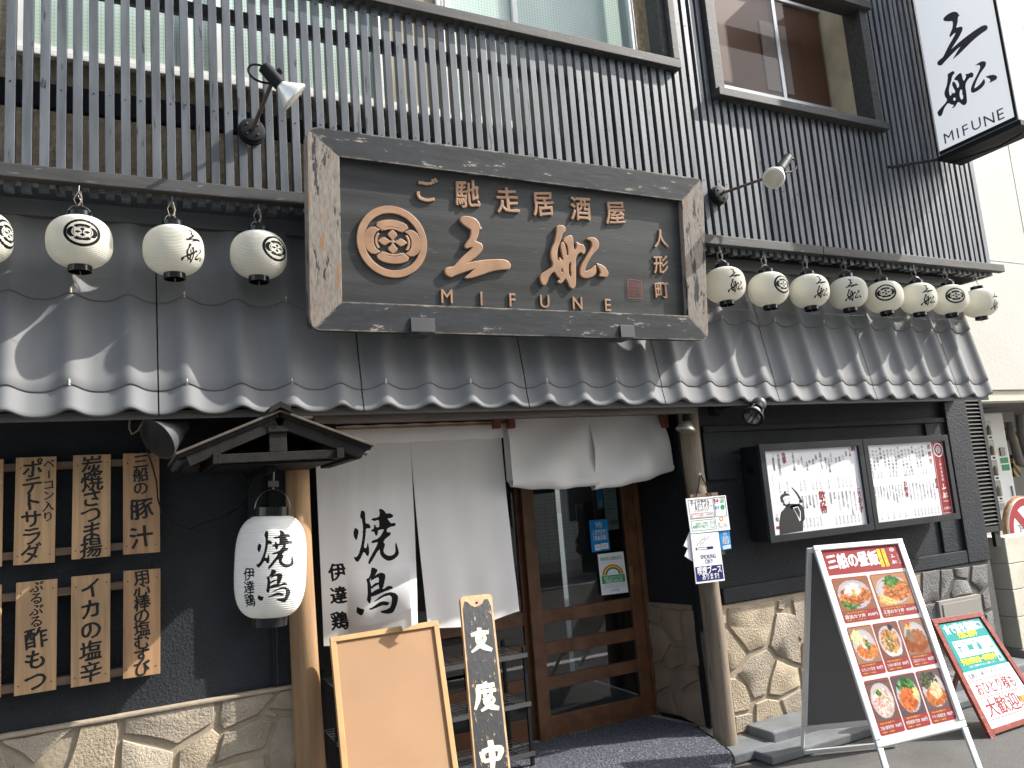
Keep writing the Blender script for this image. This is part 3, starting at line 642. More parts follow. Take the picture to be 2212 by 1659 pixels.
# ---- slat screen
sc = thing('slat_screen', 'dark grey vertical timber slat screen across the upper storey', 'slat screen', (3, -.35, 3.1))
YS0, YS1 = -.35, -.305
slat_m = {}
def slat(x, z0, z1, i):
    kx = (round(z0, 2), round(z1, 2), i % 7)
    if kx not in slat_m:
        o = MB().box(-.0186, .0186, -.0225, .0225, 0, z1 - z0).build('slat', SLAT, sc, bevel=.0015, origin=(0, 0, 0)); slat_m[kx] = o
    else: o = slat_m[kx].copy(); COL.objects.link(o)
    o.location = Vector((x, (YS0 + YS1) / 2 + .002 * math.sin(i * 2.3), z0)) - sc.location; o.rotation_euler = (0, .0015 * math.sin(i * 5.1), .02 * math.sin(i * 3.7))
pitch = .0627; ZB = 3.045
xt = 3.20; w2l, w2r = 3.545, 5.07
zs2 = onY(1700, 235, -.38)[2] - .02
i = 0; x = -.685 - pitch * 8
while x < 6.19:
    if x < 3.17: z1 = 4.24
    elif x < w2l - .01: z1 = 5.9
    elif x < w2r + .02: z1 = zs2
    else: z1 = 5.9
    if (-.80 < x): slat(x, ZB + .008 * math.sin(i * 1.9), z1, i)
    x += pitch; i += 1
def rail(dims, bev=.004, nm='rail'): return MB().box(*dims).build(nm, RAIL, sc, bevel=bev)
# lower ledge, with its worn top, in two lengths either side of the name board
rail((-1.3, 1.6, -.405, -.353, 3.075, 3.135)); rail((1.605, 4.25, -.405, -.353, 3.075, 3.135)); rail((4.255, 6.26, -.405, -.353, 3.075, 3.135))
rail((-1.3, 3.21, -.40, -.28, 4.245, 4.305))                       # cap of the low part
rail((3.155, 3.205, -.40, -.28, 4.306, 5.9)); rail((3.10, 3.154, -.36, -.24, 4.306, 5.9))
rail((-1.3, 3.15, -.30, -.265, 4.03, 4.10)); MB().box(-1.3, 6.2, -.302, -.262, 3.455, 3.565).build('rail', BLACKP, sc)
rail((w2l - .06, w2r + .06, -.42, -.30, zs2, zs2 + .055)); rail((w2l - .06, w2l + .02, -.39, -.25, zs2 + .056, 5.9)); rail((w2r - .05, w2r + .03, -.39, -.05, zs2 + .056, 5.9))
zt2 = onY(1880, 25, -.4)[2]; rail((w2l - .06, w2r + .05, -.43, -.28, zt2, zt2 + .07))
mb = MB(); mb.box(3.22, w2l - .06, -.262, -.25, 3.06, 5.9); mb.box(w2l - .059, w2r - .06, -.262, -.25, 3.06, zs2); mb.box(w2r + .0, 6.2, -.262, -.25, 3.06, 5.9); mb.box(2.3, 3.219, -.262, -.25, 3.06, 4.0)
mb.build('backing_board', BLACKP, sc)
mb = MB(); mb.box(6.19, 6.215, -.33, -.001, 3.06, 5.9).build('end_board', SLAT, sc)
Box('reveal', M('cream_reveal', (.42, .36, .24), .9, .15, 8, bs=40, bd=.003), (x_r + .03, w2r - .052, -.24, -.002, zs2 + .03, 5.9), sc)
mb = MB()
rnd = random.Random(2)
for kx in range(110):
    xx = -.685 + pitch * kx
    if xx > 6.15: break
    for zz in (3.52 + rnd.uniform(-.01, .01), 4.19 if xx < 3.17 else (zs2 - .06 if w2l < xx < w2r else 4.6)):
        mb.lathe((xx, -.3515, zz), (xx, -.3495, zz), [(0, .0035), (1, .0035)], 6)
mb.build('nail_head', BLACKP, sc, kind='stuff')

# ---- tiled awning
aw = thing('tiled_awning', 'steep grey corrugated tile awning running over the ground floor', 'awning', (3, -.3, 2.1))
def wave(t): c = (1 + math.cos(2 * math.pi * t + .35 * math.sin(2 * math.pi * t))) / 2; return .031 * c ** 1.1
def sheet(x0, x1, za, ya, zb, yb, lip, seamphase=0, name='roof_tile'):
    nx = max(6, int((x1 - x0) / .009)); rows = []
    for (s_, dz, dy, wf) in [(0, 0, 0, 1)] + [(v, 0, 0, 1) for v in np.linspace(.04, 1, 14)]:
        rows.append((s_, wf))
    P = []
    # upper surface from top (s=1) down to lip, then rounded lip edge going back in
    prof = [(s_, 0) for s_ in np.linspace(1, 0, 12)] + [(-.006 / max(.1, za - zb + 1e-6) * 1, -.004)]
    d = np.array([0, yb - ya, zb - za]); L = np.linalg.norm(d); d = d / L; nrm = np.array([0, -d[2], d[1]]); nrm = nrm if nrm[1] < 0 else -nrm
    rowsP = []
    for s_ in list(np.linspace(1, 0, 12)): rowsP.append((s_ * L, 0.))
    rowsP += [(-.004, -.003), (-.005, -.012), (.0, -lip), (.05, -lip)]
    for a, off in rowsP:   # a = distance up from the lower edge
        r = []
        for i in range(nx + 1):
            x = x0 + (x1 - x0) * i / nx; t = (x - (SE[0] + .115)) / .2262; sc_ = .022 * (1 - wave(t) / .031) * max(0, 1 - a / .12)
            p = np.array([0, ya, za]) + d * (L - a + sc_ - .006) + nrm * (wave(t) + off + .002 * math.sin(x * 3)); r.append((x, p[1], p[2]))
        P.append(r)
    return grid_obj(name, np.array(P), TILE, aw)
SE = [x * 1.012 for x in (.125, 1.018, 1.910, 2.800, 3.695, 4.585, 5.478)]
edges = [-1.683, -.778] + SE + [5.905]
for a, b in zip(edges, edges[1:]):
    a_, b_ = a + .003, b - .003
    sheet(a_, b_, 3.03, -.166, 2.622, -.248, .016)     # top course
    sheet(a_, b_, 2.66, -.232, 2.206, -.323, .016)     # middle course
    sheet(a_, b_, 2.25, -.305, 2.100, -.342, .030)    # eave course
mb = MB()
for kx in range(-4, 13):
    for zz, yy in ((2.215, -.346), (2.632, -.272)):
        xx = SE[0] + .115 + .4524 * kx
        if xx < 5.8: mb.lathe((xx, yy, zz - .004), (xx, yy - .004, zz + .022), [(0, .006), (.6, .005), (1, .002)], 6)
mb.build('tile_nail', M('cream_nail', (.6, .55, .42), .5, .1, 3), aw, kind='stuff')
MB().prism([(5.902, -.165, 3.03), (5.902, -.345, 2.10), (5.902, -.02, 2.10), (5.902, -.02, 3.03)], (.012, 0, 0)).build('end_panel', TILE, aw)
MB().box(-1.6, 5.89, -.335, -.322, 2.062, 2.098).build('drip_edge', M('drip', (.05, .046, .044), .6, .3, 7), aw)

# ================================================================== THINGS
# ---- small lanterns
def lantern_body(R, Hh, ribs, inkmb, W, H, mat, parent, sq=2.45, cap_r=.35, span=170, rib=.042, nx=220):
    ny = ribs * 4; a = raster(inkmb, W, H, nx, ny) if inkmb else np.zeros((ny, nx))
    # ink map covers `span` degrees around the front (-y)
    full = int(nx * 360 / span); ink = np.zeros((ny, full)); o = (full - nx) // 2; ink[:, o:o + nx] = a
    tt = np.linspace(1, -1, ny); ang = -math.pi / 2 - math.pi + 2 * math.pi * (np.arange(full) + .5) / full
    t0 = (1 - cap_r ** sq) ** (1 / sq)
    z = tt * t0; r = (1 - np.abs(z) ** sq) ** (1 / sq)
    rb_ = 1 + rib * (np.abs(np.sin(np.pi * ribs * (tt + 1) / 2)) - .6)
    P = np.zeros((ny, full, 3)); P[..., 0] = R * (r * rb_)[:, None] * np.cos(ang)[None]; P[..., 1] = R * (r * rb_)[:, None] * np.sin(ang)[None]; P[..., 2] = (Hh / 2 * tt)[:, None]
    return grid_obj('lantern_shade', P, mat, parent, ink=ink, closed=True, origin=wloc(parent) * 0)
LABR = .124; LABH = .212
def small_ink(kind):
    W = LABR * math.pi * 170 / 180; H = LABH; q = Flat(W, H); mb = MB()
    if kind == 'crest': crest(q, mb, .5, .48, .071, 0, ry=.82)
    else: logo(q, mb, G_SAN, .5, .30, .062, 0, key='san', sx=1.15); logo(q, mb, G_FUNE, .5, .68, .078, 0, key='fune', sx=1.2)
    return mb, W, H
def small_lantern(kind):
    t = thing('paper_lantern', '', 'lantern')
    mb, W, H = small_ink(kind)
    lantern_body(LABR, LABH, 33, mb, W, H, PAPERL, t)
    for sgn, nm in ((1, 'top_ring'), (-1, 'bottom_ring')):
        z = sgn * LABH / 2; b = MB(); n = 28; prof = [(0, .042), (0, .0455), (.030, .0455), (.030, .041), (.006, .041)]
        vs = []; fs = []
        for j, (dz, r) in enumerate(prof):
            for i in range(n): vs.append((r * math.cos(2 * math.pi * i / n), r * math.sin(2 * math.pi * i / n), z + sgn * dz - sgn * .006))
        for j in range(len(prof) - 1): fs += [(j * n + i, j * n + (i + 1) % n, (j + 1) * n + (i + 1) % n, (j + 1) * n + i) for i in range(n)]
        fs.append(tuple(range(4 * n, 5 * n)))
        b.add(vs, fs); b.build(nm, BLACKG, t, smooth=True, origin=(0, 0, 0))
    h = MB(); h.tube([(.046 * math.cos(a), 0, LABH / 2 + .012 + .045 * math.sin(a)) for a in np.linspace(0, math.pi, 12)], .0016, 5)
    h.tube([(0, 0, LABH / 2 + .055), (.008, 0, LABH / 2 + .075), (-.004, -.004, LABH / 2 + .095), (0, 0, LABH / 2 + .145)], .0018, 5)
    h.build('handle', STEEL, t, origin=(0, 0, 0))
    h = MB(); h.tube([(0, 0, -LABH / 2 - .02), (.002, 0, -LABH / 2 - .035), (.006, 0, -LABH / 2 - .04)], .0016, 5)
    for i in range(3):
        a = i * 2.1; h.tube([(.012 * math.cos(a), .012 * math.sin(a), LABH / 2 + .05), (.02 * math.cos(a + 1), .01 * math.sin(a), LABH / 2 + .085), (.006 * math.cos(a), .006 * math.sin(a), LABH / 2 + .12)], .0015, 4)
    h.build('hanging_cord', WIREM, t, origin=(0, 0, 0))
    return t
protoC = small_lantern('crest'); protoK = small_lantern('name')
GL = 'cream paper lanterns hung along the ledge'
LPOS = [(-.532, 'C', 60, 'cream paper lantern cut off by the left edge of the picture'),
 (-.171, 'C', 5, 'cream lantern with its crest facing out, second from the left picture edge'),
 (.193, 'K', 42, 'cream lantern with brush name turned right, between two crest lanterns left of the name board'),
 (.554, 'C', 40, 'cream lantern with crest turned right, just left of the carved name board'),
 (3.34, 'K', 32, 'cream lantern with name turned right, touching the right edge of the carved name board'),
 (3.70, 'C', 48, 'cream lantern whose crest is nearly turned out of sight on its right side'),
 (4.065, 'K', 38, 'cream lantern with name at its right side, third right of the name board'),
 (4.43, 'K', 12, 'cream lantern with the brush name facing straight out, fourth right of the name board'),
 (4.79, 'C', 4, 'cream lantern with crest facing straight out, right of the straight name lantern'),
 (5.15, 'K', 32, 'cream lantern with name turned right, between two crest lanterns near the right end'),
 (5.51, 'C', 18, 'cream lantern with crest, second from the far right end of the row'),
 (5.86, 'K', 62, 'last cream lantern of the row, against the white wall at the far right')]
usedp = {'C': False, 'K': False}
for i, (x, kd, rot, lab) in enumerate(LPOS):
    pr = protoC if kd == 'C' else protoK
    t = pr if not usedp[kd] else clone(pr); usedp[kd] = True
    t.location = (x, -.405, 2.806 + .006 * math.sin(i * 2.1)); face = math.atan2(x, 3.6)
    t.rotation_euler = (R_(1.2) * math.sin(i * 3), R_(1.5) * math.cos(i * 2), -face * .93 + R_(rot)); t['label'] = lab; t['group'] = GL
pts = [(-1.2 + 7.1 * i / 60, -.405, 2.665 - .012 * abs(math.sin(i * .9))) for i in range(61)]
MB().tube(pts, .0008, 4).build('string', STEEL, **tg('thin string tied along the bottoms of the lantern row', 'string'))

GREYP2 = M('bracket_paint', (.06, .062, .066), .45, .15, 5)
# ---- carved name board
def SP(x, y, d=0): p = onP(x, y, SIGNP, SIGNN); return p + np.array(SIGNN) * d
sb = thing('name_board', 'large framed wooden name board with copper carved lettering above the entrance', 'sign', (1.9, -.5, 2.4))
o4 = [(660.3, 276.3), (1511.4, 389.4), (1523, 736.6), (667, 714.8)]; i4 = [(729.7, 342.5), (1465.8, 436.2), (1479.7, 683), (735.7, 653.2)]
O = [SP(*p) for p in o4]; I = [SP(*p) for p in i4]; SN = np.array(SIGNN)
def rc(i, r=.05, n=6):      # rounded outer corner points
    c = O[i]; a = _n(O[i - 1] - c); b = _n(O[(i + 1) % 4] - c); return [c + a * r * (1 - math.sin(t)) + b * r * (1 - math.cos(t)) for t in np.linspace(0, math.pi / 2, n)]
RC = [rc(i) for i in range(4)]
def fpiece(i, name, mat):
    j = (i + 1) % 4; h = 3
    poly = [*RC[i][h - 1:], *RC[j][:h], I[j], I[i]]
    mb = MB(); mb.prism([Vector(p - SN * .055) for p in poly], Vector(SN * .085)); mb.build(name, mat, sb, bevel=.007)
fpiece(0, 'top_rail', FRH); fpiece(1, 'right_stile', FRV); fpiece(2, 'bottom_rail', FRH); fpiece(3, 'left_stile', FRV)
SQ = Quad(*[p for p in I])
mb = MB(); SQ.slab(mb, -.01, -.01, 1.01, 1.01, -.05, -.004); mb.build('panel', PANELM, sb)
def suv(x, y):    # picture point -> (u,v) on the panel
    p = SP(x, y); u, v = .5, .5
    for _ in range(12):
        e = p - SQ.at(u, v); du = SQ.at(u + .01, v) - SQ.at(u, v); dv = SQ.at(u, v + .01) - SQ.at(u, v)
        A = np.stack([du, dv], 1) / .01; s_, *_r = np.linalg.lstsq(A, e, rcond=None); u += s_[0]; v += s_[1]
    return u, v
def zc(x, y): return 658.3 + x * .3968, 274.3 + y * .3968
def cl(fn):
    m_ = MB(); fn(m_); m_.build('carved_letter', GOLD, sb)
for (ch, x, y, sz) in [('ご', 658, 347, .135), ('馳', 884, 368, .15), ('走', 1103, 402, .145), ('居', 1297, 420, .145), ('酒', 1500, 447, .145), ('屋', 1690, 470, .145), ('人', 1936, 610, .115), ('形', 1938, 750, .115), ('町', 1942, 888, .11)]:
    u, v = suv(*zc(x, y)); cl(lambda m_: place(SQ, m_, ch, u, v, sz * .96, .0, br=.9, bold=.022, ext=.02, bev=.018))
for (ch, x, y) in zip('MIFUNE', (773, 961, 1130, 1306, 1484, 1650), (920, 932, 940, 948, 958, 968)):
    u, v = suv(*zc(x, y)); cl(lambda m_: place(SQ, m_, ch, u, v, .098, .0, bold=.0, ext=.02, bev=.008, sx=.95))
zl = lambda x, y: ((1700 + x * .33906) * .54861, (820 + y * .33906) * .54861)
u, v = suv(*zl((143 + 912) / 2, (103 + 832) / 2)); h = SQ.H * (suv(*zl(500, 832))[1] - suv(*zl(500, 103))[1]); cl(lambda m_: logo(SQ, m_, G_SAN, u, v, h * .97, .0, ext=.02, bev=.014, key='san'))
u, v = suv(*zl((1255 + 2038) / 2, (210 + 940) / 2)); h = SQ.H * (suv(*zl(1600, 940))[1] - suv(*zl(1600, 210))[1]); cl(lambda m_: logo(SQ, m_, G_FUNE, u, v, h * .98, .0, ext=.02, bev=.010, key='fune'))
mb = MB(); u, v = suv(*zc(477, 626)); u0 = suv(*zc(290, 620))[0]; u1 = suv(*zc(667, 640))[0]; v0 = suv(*zc(477, 435))[1]; v1 = suv(*zc(480, 820))[1]
crest(SQ, mb, u, v, (u1 - u0) * SQ.W / 2, 0, ext=.02, bev=.014, ry=(v1 - v0) * SQ.H / ((u1 - u0) * SQ.W)); mb.build('carved_crest', GOLD, sb)
mb = MB(); u, v = suv(*zc(1797, 883)); a = .047
for p in (((-1, -1), (1, -1), (1, 1), (-1, 1), (-1, -1)),): SQ.line(mb, [(u + x * a / SQ.W, v + y * a / SQ.H * 1.1) for x, y in p], .005, .001)
for i in range(-3, 4): SQ.line(mb, [(u + (i * .26 - .1) * a / SQ.W, v - .85 * a / SQ.H), (u + (i * .26) * a / SQ.W, v + (.3 + .5 * (i % 2)) * a / SQ.H)], .0035, .0012)
for i in range(5): SQ.line(mb, [(u - .85 * a / SQ.W, v + (i * .4 - .8) * a / SQ.H), (u + (.1 + .7 * (i % 2)) * a / SQ.W, v + (i * .4 - .75) * a / SQ.H)], .003, .0014)
mb.build('carved_seal', M('seal_red', (.22, .04, .035), .6, .2, 9), sb)
for (xa_, ya_) in ((630, 1065), (1737, 1098)):
    c = SP(*zc(xa_, ya_ + 22)); hw = .062 if xa_ < 1000 else .047
    mb = MB(); mb.box(c[0] - hw, c[0] + hw, c[1] - .040, c[1] - .034, c[2] - .035, c[2] + .035); mb.box(c[0] - hw, c[0] + hw, c[1] - .0339, c[1] + .10, c[2] - .035, c[2] - .030)
    mb.build('support_bracket', GREYP2, sb, bevel=.001)

# ---- spotlights on arms above
def spot(name, label, base, jnt, h0, h1, rim, rr, cable, grp='arm spotlights on the slat screen', yb=-.352):
    t = thing(name, label, 'spotlight', base, grp); b = Vector(base)
    MB().lathe(b + Vector((0, .0, 0)), b + Vector((0, -.045, 0)), [(0, .062), (.3, .064), (.55, .064), (.56, .058), (.95, .056), (1, .05)], 28).build('mounting_disc', BLACKP, t, smooth=True)
    m = MB()
    for a in (45, 135, 225, 315): c = b + Vector((.035 * math.cos(R_(a)), -.045, .035 * math.sin(R_(a)))); m.lathe(c, c + Vector((0, -.006, 0)), [(0, .006), (1, .005)], 8)
    m.build('screw', STEEL, t)
    j = Vector(jnt); MB().tube([b + Vector((0, -.04, 0)), b + Vector((0, -.06, 0)) * 1, j], .0095, 10).build('arm', M('rusty_arm', (.07, .05, .042), .6, .5, 12), t, smooth=True)
    a, c, r = Vector(h0), Vector(h1), Vector(rim)
    MB().lathe(a, c, [(0, .020), (.02, .030), (.8, .031), (.97, .030), (1, .022)], 24).build('lamp_housing', BLACKP, t, smooth=True)
    MB().lathe(c - (c - a) * .05, r, [(0, .022), (.15, .028), (.55, rr * .72), (.86, rr), (.93, rr * 1.03), (.985, rr * .97), (1, rr * .9)], 32).build('reflector_bulb', SILVER, t, smooth=True)
    axb = (r - c).normalized(); MB().lathe(r - axb * .004, r + axb * .0015, [(0, rr * .93), (.6, rr * .93), (1, rr * .6)], 32).build('lens', M('lens_glass', (.50, .48, .38), .25, .2, 14), t, smooth=True)
    cp = [a, a + Vector(cable[0]), a + Vector(cable[1]), j]; bz = [cp[0] * (1 - q) ** 3 + cp[1] * 3 * q * (1 - q) ** 2 + cp[2] * 3 * q * q * (1 - q) + cp[3] * q ** 3 for q in [i / 14 for i in range(15)]]
    m = MB(); m.tube(bz, .0055, 8); mid = (a + c) / 2
    m.build('cable', BLACKG, t, smooth=True)
    m = MB(); m.tube([j, mid.lerp(c, .3)], .010, 8); kn = mid.lerp(c, .2) + Vector((.03, -.01, .035)); m.lathe(mid, kn, [(0, .006), (.7, .007), (.72, .014), (1, .014)], 10); m.build('hinge', BLACKP, t)
    return t
spot('arm_spotlight', 'black arm spotlight with silver bulb, above the upper left corner of the name board', tuple(onY(543, 288, -.352)), onY(587, 180, -.62), onY(570, 144, -.655), onY(606, 184, -.665), onY(638, 212, -.66), .074, ((-.10, 0, .03), (-.09, 0, -.10)))
spot('arm_spotlight', 'black arm spotlight right of the name board, with its bulb pointing left', tuple(onY(1549, 424, -.352)), onY(1690, 372, -.60), onY(1702, 341, -.60), onY(1684, 368, -.65), onY(1670, 386, -.72), .066, ((.11, 0, .02), (.10, 0, -.10)))

# ---- projecting acrylic sign
acryl, _t, _b = newmat('acrylic_glow'); _b.inputs['Base Color'].default_value = (.74, .75, .76, 1); _b.inputs['Roughness'].default_value = .3
_b.inputs['Emission Color'].default_value = (.95, .97, 1, 1); _b.inputs['Emission Strength'].default_value = .16     # even glow added to the face for daylight coming through the acrylic
XP = 5.66
def zp(x, y): return ((3650 + x * .3738) * .54861, (y * .3738) * .54861)
bl = onX(*zp(135, 1600), XP); br = onX(*zp(935, 1285), XP); zb = (bl[2] + br[2]) / 2; yl, yr = bl[1], br[1]
ps = thing('projecting_sign', 'tall white acrylic sign with an added glow, projecting over the street with black brush name', 'sign', (XP + .1, (yl + yr) / 2, zb), None)
PT = 5.95; Qp = Quad((XP, yl, PT), (XP, yr, PT), (XP, yr, zb), (XP, yl, zb))
mb = MB(); mb.box(XP + .006, XP + .27, yr - .02, yl + .01, zb - .01, PT).build('sign_box', M('sign_side', (.34, .36, .38), .5, .08, 2), ps, bevel=.003)
mb = MB(); Qp.slab(mb, .0, 0, 1, 1, -.005, .0); mb.build('acrylic_face', acryl, ps)
mb = MB(); Qp.slab(mb, -.005, .99, 1.03, 1.002, -.004, .006); Qp.slab(mb, 1.0, 0, 1.035, .99, -.004, .006); mb.build('edge_trim', BLACKP, ps)
mb = MB(); mb.box(XP + .005, XP + .275, yr - .03, yl + .02, zb - .05, zb - .012); mb.tube([(XP + .02, yl + .02, zb - .03), tuple(onY(1919, 361, -.352))], .011, 8)
mb.tube([(XP + .1, yl, zb - .06), (XP + .16, yr * .6 + yl * .4, zb - .075), (XP + .14, yr + .05, zb - .062)], .006, 6); mb.build('steel_bracket', BLACKP, ps)
INK2 = M('sign_ink', (.035, .038, .045), .4, .1, 3)
def pl(fn):
    m_ = MB(); fn(m_); m_.build('letter', INK2, ps)
def puv(x, y):
    p = onX(*zp(x, y), XP); return (p[1] - yl) / (yr - yl), (PT - p[2]) / (PT - zb)
def ptr(G, x0, y0, x1, y1, key):
    pass
# glyph outlines re-used at the size they have here
u0, v0 = puv(170, 130); 
uu = [puv(x, y) for x, y in ((105, 650), (640, 270), (300, 100), (200, 665))]
wS = (uu[1][0] - uu[0][0]) * Qp.W; hS = .34
cS = ((uu[0][0] + uu[1][0]) / 2, (uu[2][1] + uu[3][1]) / 2); hS = (uu[3][1] - uu[2][1]) * Qp.H * 1.0
aw_ = max(p[:, 0].max() for p in G_SAN) - min(p[:, 0].min() for p in G_SAN)
pl(lambda m_: logo(Qp, m_, G_SAN, cS[0], cS[1], hS, .0015, key='san', sx=wS / hS / aw_))
uu = [puv(x, y) for x, y in ((108, 1180), (740, 800), (570, 575), (150, 1240))]
wS = (uu[1][0] - uu[0][0]) * Qp.W; hS = (uu[3][1] - uu[2][1]) * Qp.H * .97; aw_ = max(p[:, 0].max() for p in G_FUNE) - min(p[:, 0].min() for p in G_FUNE)
pl(lambda m_: logo(Qp, m_, G_FUNE, (uu[0][0] + uu[1][0]) / 2, (uu[2][1] + uu[3][1]) / 2, hS, .0015, key='fune', sx=wS / hS / aw_))
for ch, x, y in zip('MIFUNE', (230, 325, 405, 520, 655, 775), (1440, 1400, 1365, 1305, 1255, 1200)):
    u, v = puv(x, y); pl(lambda m_: place(Qp, m_, ch, u, v, .118, .0015, bold=.006))
u, v = puv(60, -80); mb = MB(); crest(Qp, mb, .42, v - .02, .13, .0015); mb.build('crest', INK2, ps)

# ---- wooden menu plaques on battens
def plaque(c4, label, cols, mat, seed):
    Qk = QY(*c4, -.072); t = thing('menu_plaque', label, 'menu plaque', Qk.at(.5, 1), 'handwritten wooden menu plaques on the stucco wall')
    mb = MB(); Qk.slab(mb, 0, 0, 1, 1, -.020, .0); mb.build('board', mat, t, bevel=.0015)
    mb = MB()
    for (s_, u, a, b, sz) in cols: vtext(Qk, mb, s_, u, a, b, sz, .0008, br=1.0, bold=.022)
    mb.build('lettering', INK, t)
    mb = MB()
    for u, v in ((.12, .10), (.9, .08), (.1, .92), (.88, .92)): mb.lathe(Qk.at(u, v, -.001), Qk.at(u, v, .0015), [(0, .003), (1, .003)], 6)
    mb.build('screw_head', BLACKP, t)
def zq(x, y): return (x * .26446, (1600 + y * .4821) * .54861)
zq = lambda x, y: (x * .4821 * .54861, (1600 + y * .4821) * .54861)
zr = lambda x, y: (x * .3472, 1083 + y * .3472)
plaque([zq(130, 420), zq(460, 408), zq(445, 1275), zq(107, 1300)], 'top-row plaque reading potato salad with bacon, in two columns', [('ポテトサラダ', .42, .03, .98, .082), ('ベーコン入り', .82, .02, .62, .046)], CEDAR2, 1)
plaque([zq(597, 400), zq(905, 390), zq(900, 1225), zq(583, 1253)], 'top-row plaque reading charcoal-grilled satsuma-age, in the middle of the row', [('炭焼さつま揚', .5, .025, .985, .088)], CEDAR2, 2)
plaque([zq(1005, 385), zq(1300, 378), zq(1308, 1190), zq(1005, 1213)], 'top-row plaque reading pork soup, beside the black cable', [('三船の', .48, .02, .42, .068), ('豚汁', .5, .42, .98, .10)], CEDAR, 3)
plaque([zr(100, 508), zr(356, 482), zr(348, 1172), zr(86, 1214)], 'bottom-row plaque reading vinegared motsu, leftmost whole one', [('ぷるぷる', .5, .0, .42, .052), ('酢もつ', .5, .42, .99, .088)], CEDAR2, 4)
plaque([zr(443, 470), zr(686, 448), zr(684, 1122), zr(440, 1160)], 'bottom-row plaque reading salted squid, in the middle of the row', [('イカの塩辛', .5, .03, .98, .088)], CEDAR2, 5)
plaque([zr(768, 434), zr(998, 418), zr(997, 1072), zr(765, 1106)], 'bottom-row plaque with the longest text, nearest the big white lantern', [('用心棒の塩むすび', .5, .01, .99, .070)], CEDAR, 6)
plaque([zq(-300, 440), zq(28, 430), zq(12, 1310), zq(-320, 1340)], 'top-row plaque cut off by the left edge of the picture', [], CEDAR2, 7)
plaque([zr(-230, 545), zr(8, 520), zr(2, 1225), zr(-240, 1255)], 'bottom-row plaque cut off by the left edge of the picture', [], CEDAR2, 8)
br_ = thing('plaque_battens', 'four thin weathered battens behind the wooden menu plaques', 'battens', (-.2, -.03, 1.2))
for (a, b) in ((zq(0, 500), zq(1290, 455)), (zq(0, 1215), zq(1290, 1130)), (zr(0, 595), zr(990, 505)), (zr(0, 1155), zr(990, 1040))):
    z = (onY(*a, -.03)[2] + onY(*b, -.03)[2]) / 2; MB().box(-1.3, onY(*b, -.03)[0], -.05, -.001, z - .016, z + .016).build('batten', BATTEN, br_, bevel=.002)
pts = [onY(*p, -.09) for p in [(314, 960), (330, 1010), (338, 1040), (341, 1080), (352, 1110), (375, 1130), (412, 1144), (445, 1128), (480, 1118), (510, 1100), (535, 1060), (552, 1030)]]
MB().tube(pts, .0035, 6).build('cable', BLACKG, smooth=True, **tg('thin black cable sagging across the stucco from plaques to gabled hood', 'cable'))

# ---- gabled hood with the big white lantern
YF, YB = -.74, -.09
gh = thing('gabled_lantern_hood', 'small weathered timber gable roof sheltering the big white lantern', 'lantern hood', (.6, YF, 1.85))
HW = M('hood_timber', (.017, .0155, .014), .7, .45, 5, (3, 3, 3), 40, .002, speck=((.30, .28, .26), 90, .75)); HWT = M('hood_top', (.10, .085, .07), .7, .4, 6, (2, 2, 2), 40, .002)
zg = lambda x, y: (274.3 + x * .248, 850.3 + y * .248)
AP = Vector(onY(*zg(1330, 150), YF)); LE = Vector(onY(*zg(420, 530), YF)); RE = Vector(onY(*zg(2145, 450), YF))
LE.z = RE.z = (LE.z + RE.z) / 2
for E in (LE, RE):
    d = (E - AP).normalized(); nu = Vector((-d.z, 0, d.x)); nu = nu if nu.z > 0 else -nu
    def sl_(o0, o1, y0, y1, a0, a1, nm, mt, bev=.002):
        p = [AP + d * a0 + nu * o0, E - d * 0 + d * a1 + nu * o0, E + d * a1 + nu * o1, AP + d * a0 + nu * o1]
        mb = MB(); mb.hexa([Vector((q.x, y0, q.z)) for q in p] + [Vector((q.x, y1, q.z)) for q in p]); mb.build(nm, mt, gh, bevel=bev)
    L = (E - AP).length
    sl_(-.006, .004, YF - .02, YB, 0, 0, 'roof_board', HWT); sl_(-.022, -.0065, YF - .005, YB + .0, .0, -.006, 'roof_sheet', HW)
    sl_(-.066, -.0225, YF, YF + .035, .03, -.03, 'bargeboard', HW); sl_(-.066, -.0225, YB - .06, YB - .02, .03, -.03, 'rafter', HW)
    e0 = E - d * .05 + nu * -.062; MB().box(e0.x - .022, e0.x + .022, YF + .036, YB - .03, e0.z - .012, e0.z + .022).build('purlin', HW, gh)
    for i in range(5):
        yy = YF + .07 + i * (YB - YF - .1) / 5; q_ = E - d * .012 + nu * -.03
        MB().tube([(q_.x - d.x * .04, yy, q_.z - d.z * .04), (q_.x + d.x * .014, yy, q_.z + d.z * .014)], .010, 7).build('sheet_end', GREYP, gh)
AP2 = AP + Vector((0, 0, .0)); MB().prism([AP + Vector((-.045, -.03, -.012)), AP + Vector((0, -.03, .012)), AP + Vector((.045, -.03, -.012)), AP + Vector((.04, -.03, .014)), AP + Vector((0, -.03, .036)), AP + Vector((-.04, -.03, .014))], (0, YB - YF + .02, 0)).build('ridge_cap', HW, gh)
tz = onY(*zg(1300, 545), YF)[2]; txl = onY(*zg(745, 565), YF)[0]; txr = onY(*zg(1885, 510), YF)[0]
MB().box(txl + .03, txr - .03, YF + .004, YF + .036, tz - .018, tz + .018).build('tie_beam', HW, gh, bevel=.002)
for xx in (txl + .015, txr - .015): MB().box(xx - .015, xx + .015, YF - .012, YB, tz - .02, tz + .022).build('side_beam', HW, gh, bevel=.002)
kx = onY(*zg(1320, 430), YF)[0]; MB().box(kx - .035, kx + .035, YF + .006, YF + .03, tz + .019, AP.z - .06).build('king_post', HW, gh, bevel=.002)
MB().box(kx - .04, kx + .04, YF - .004, YF + .005, AP.z - .086, AP.z - .062).build('king_block', HW, gh, bevel=.002)
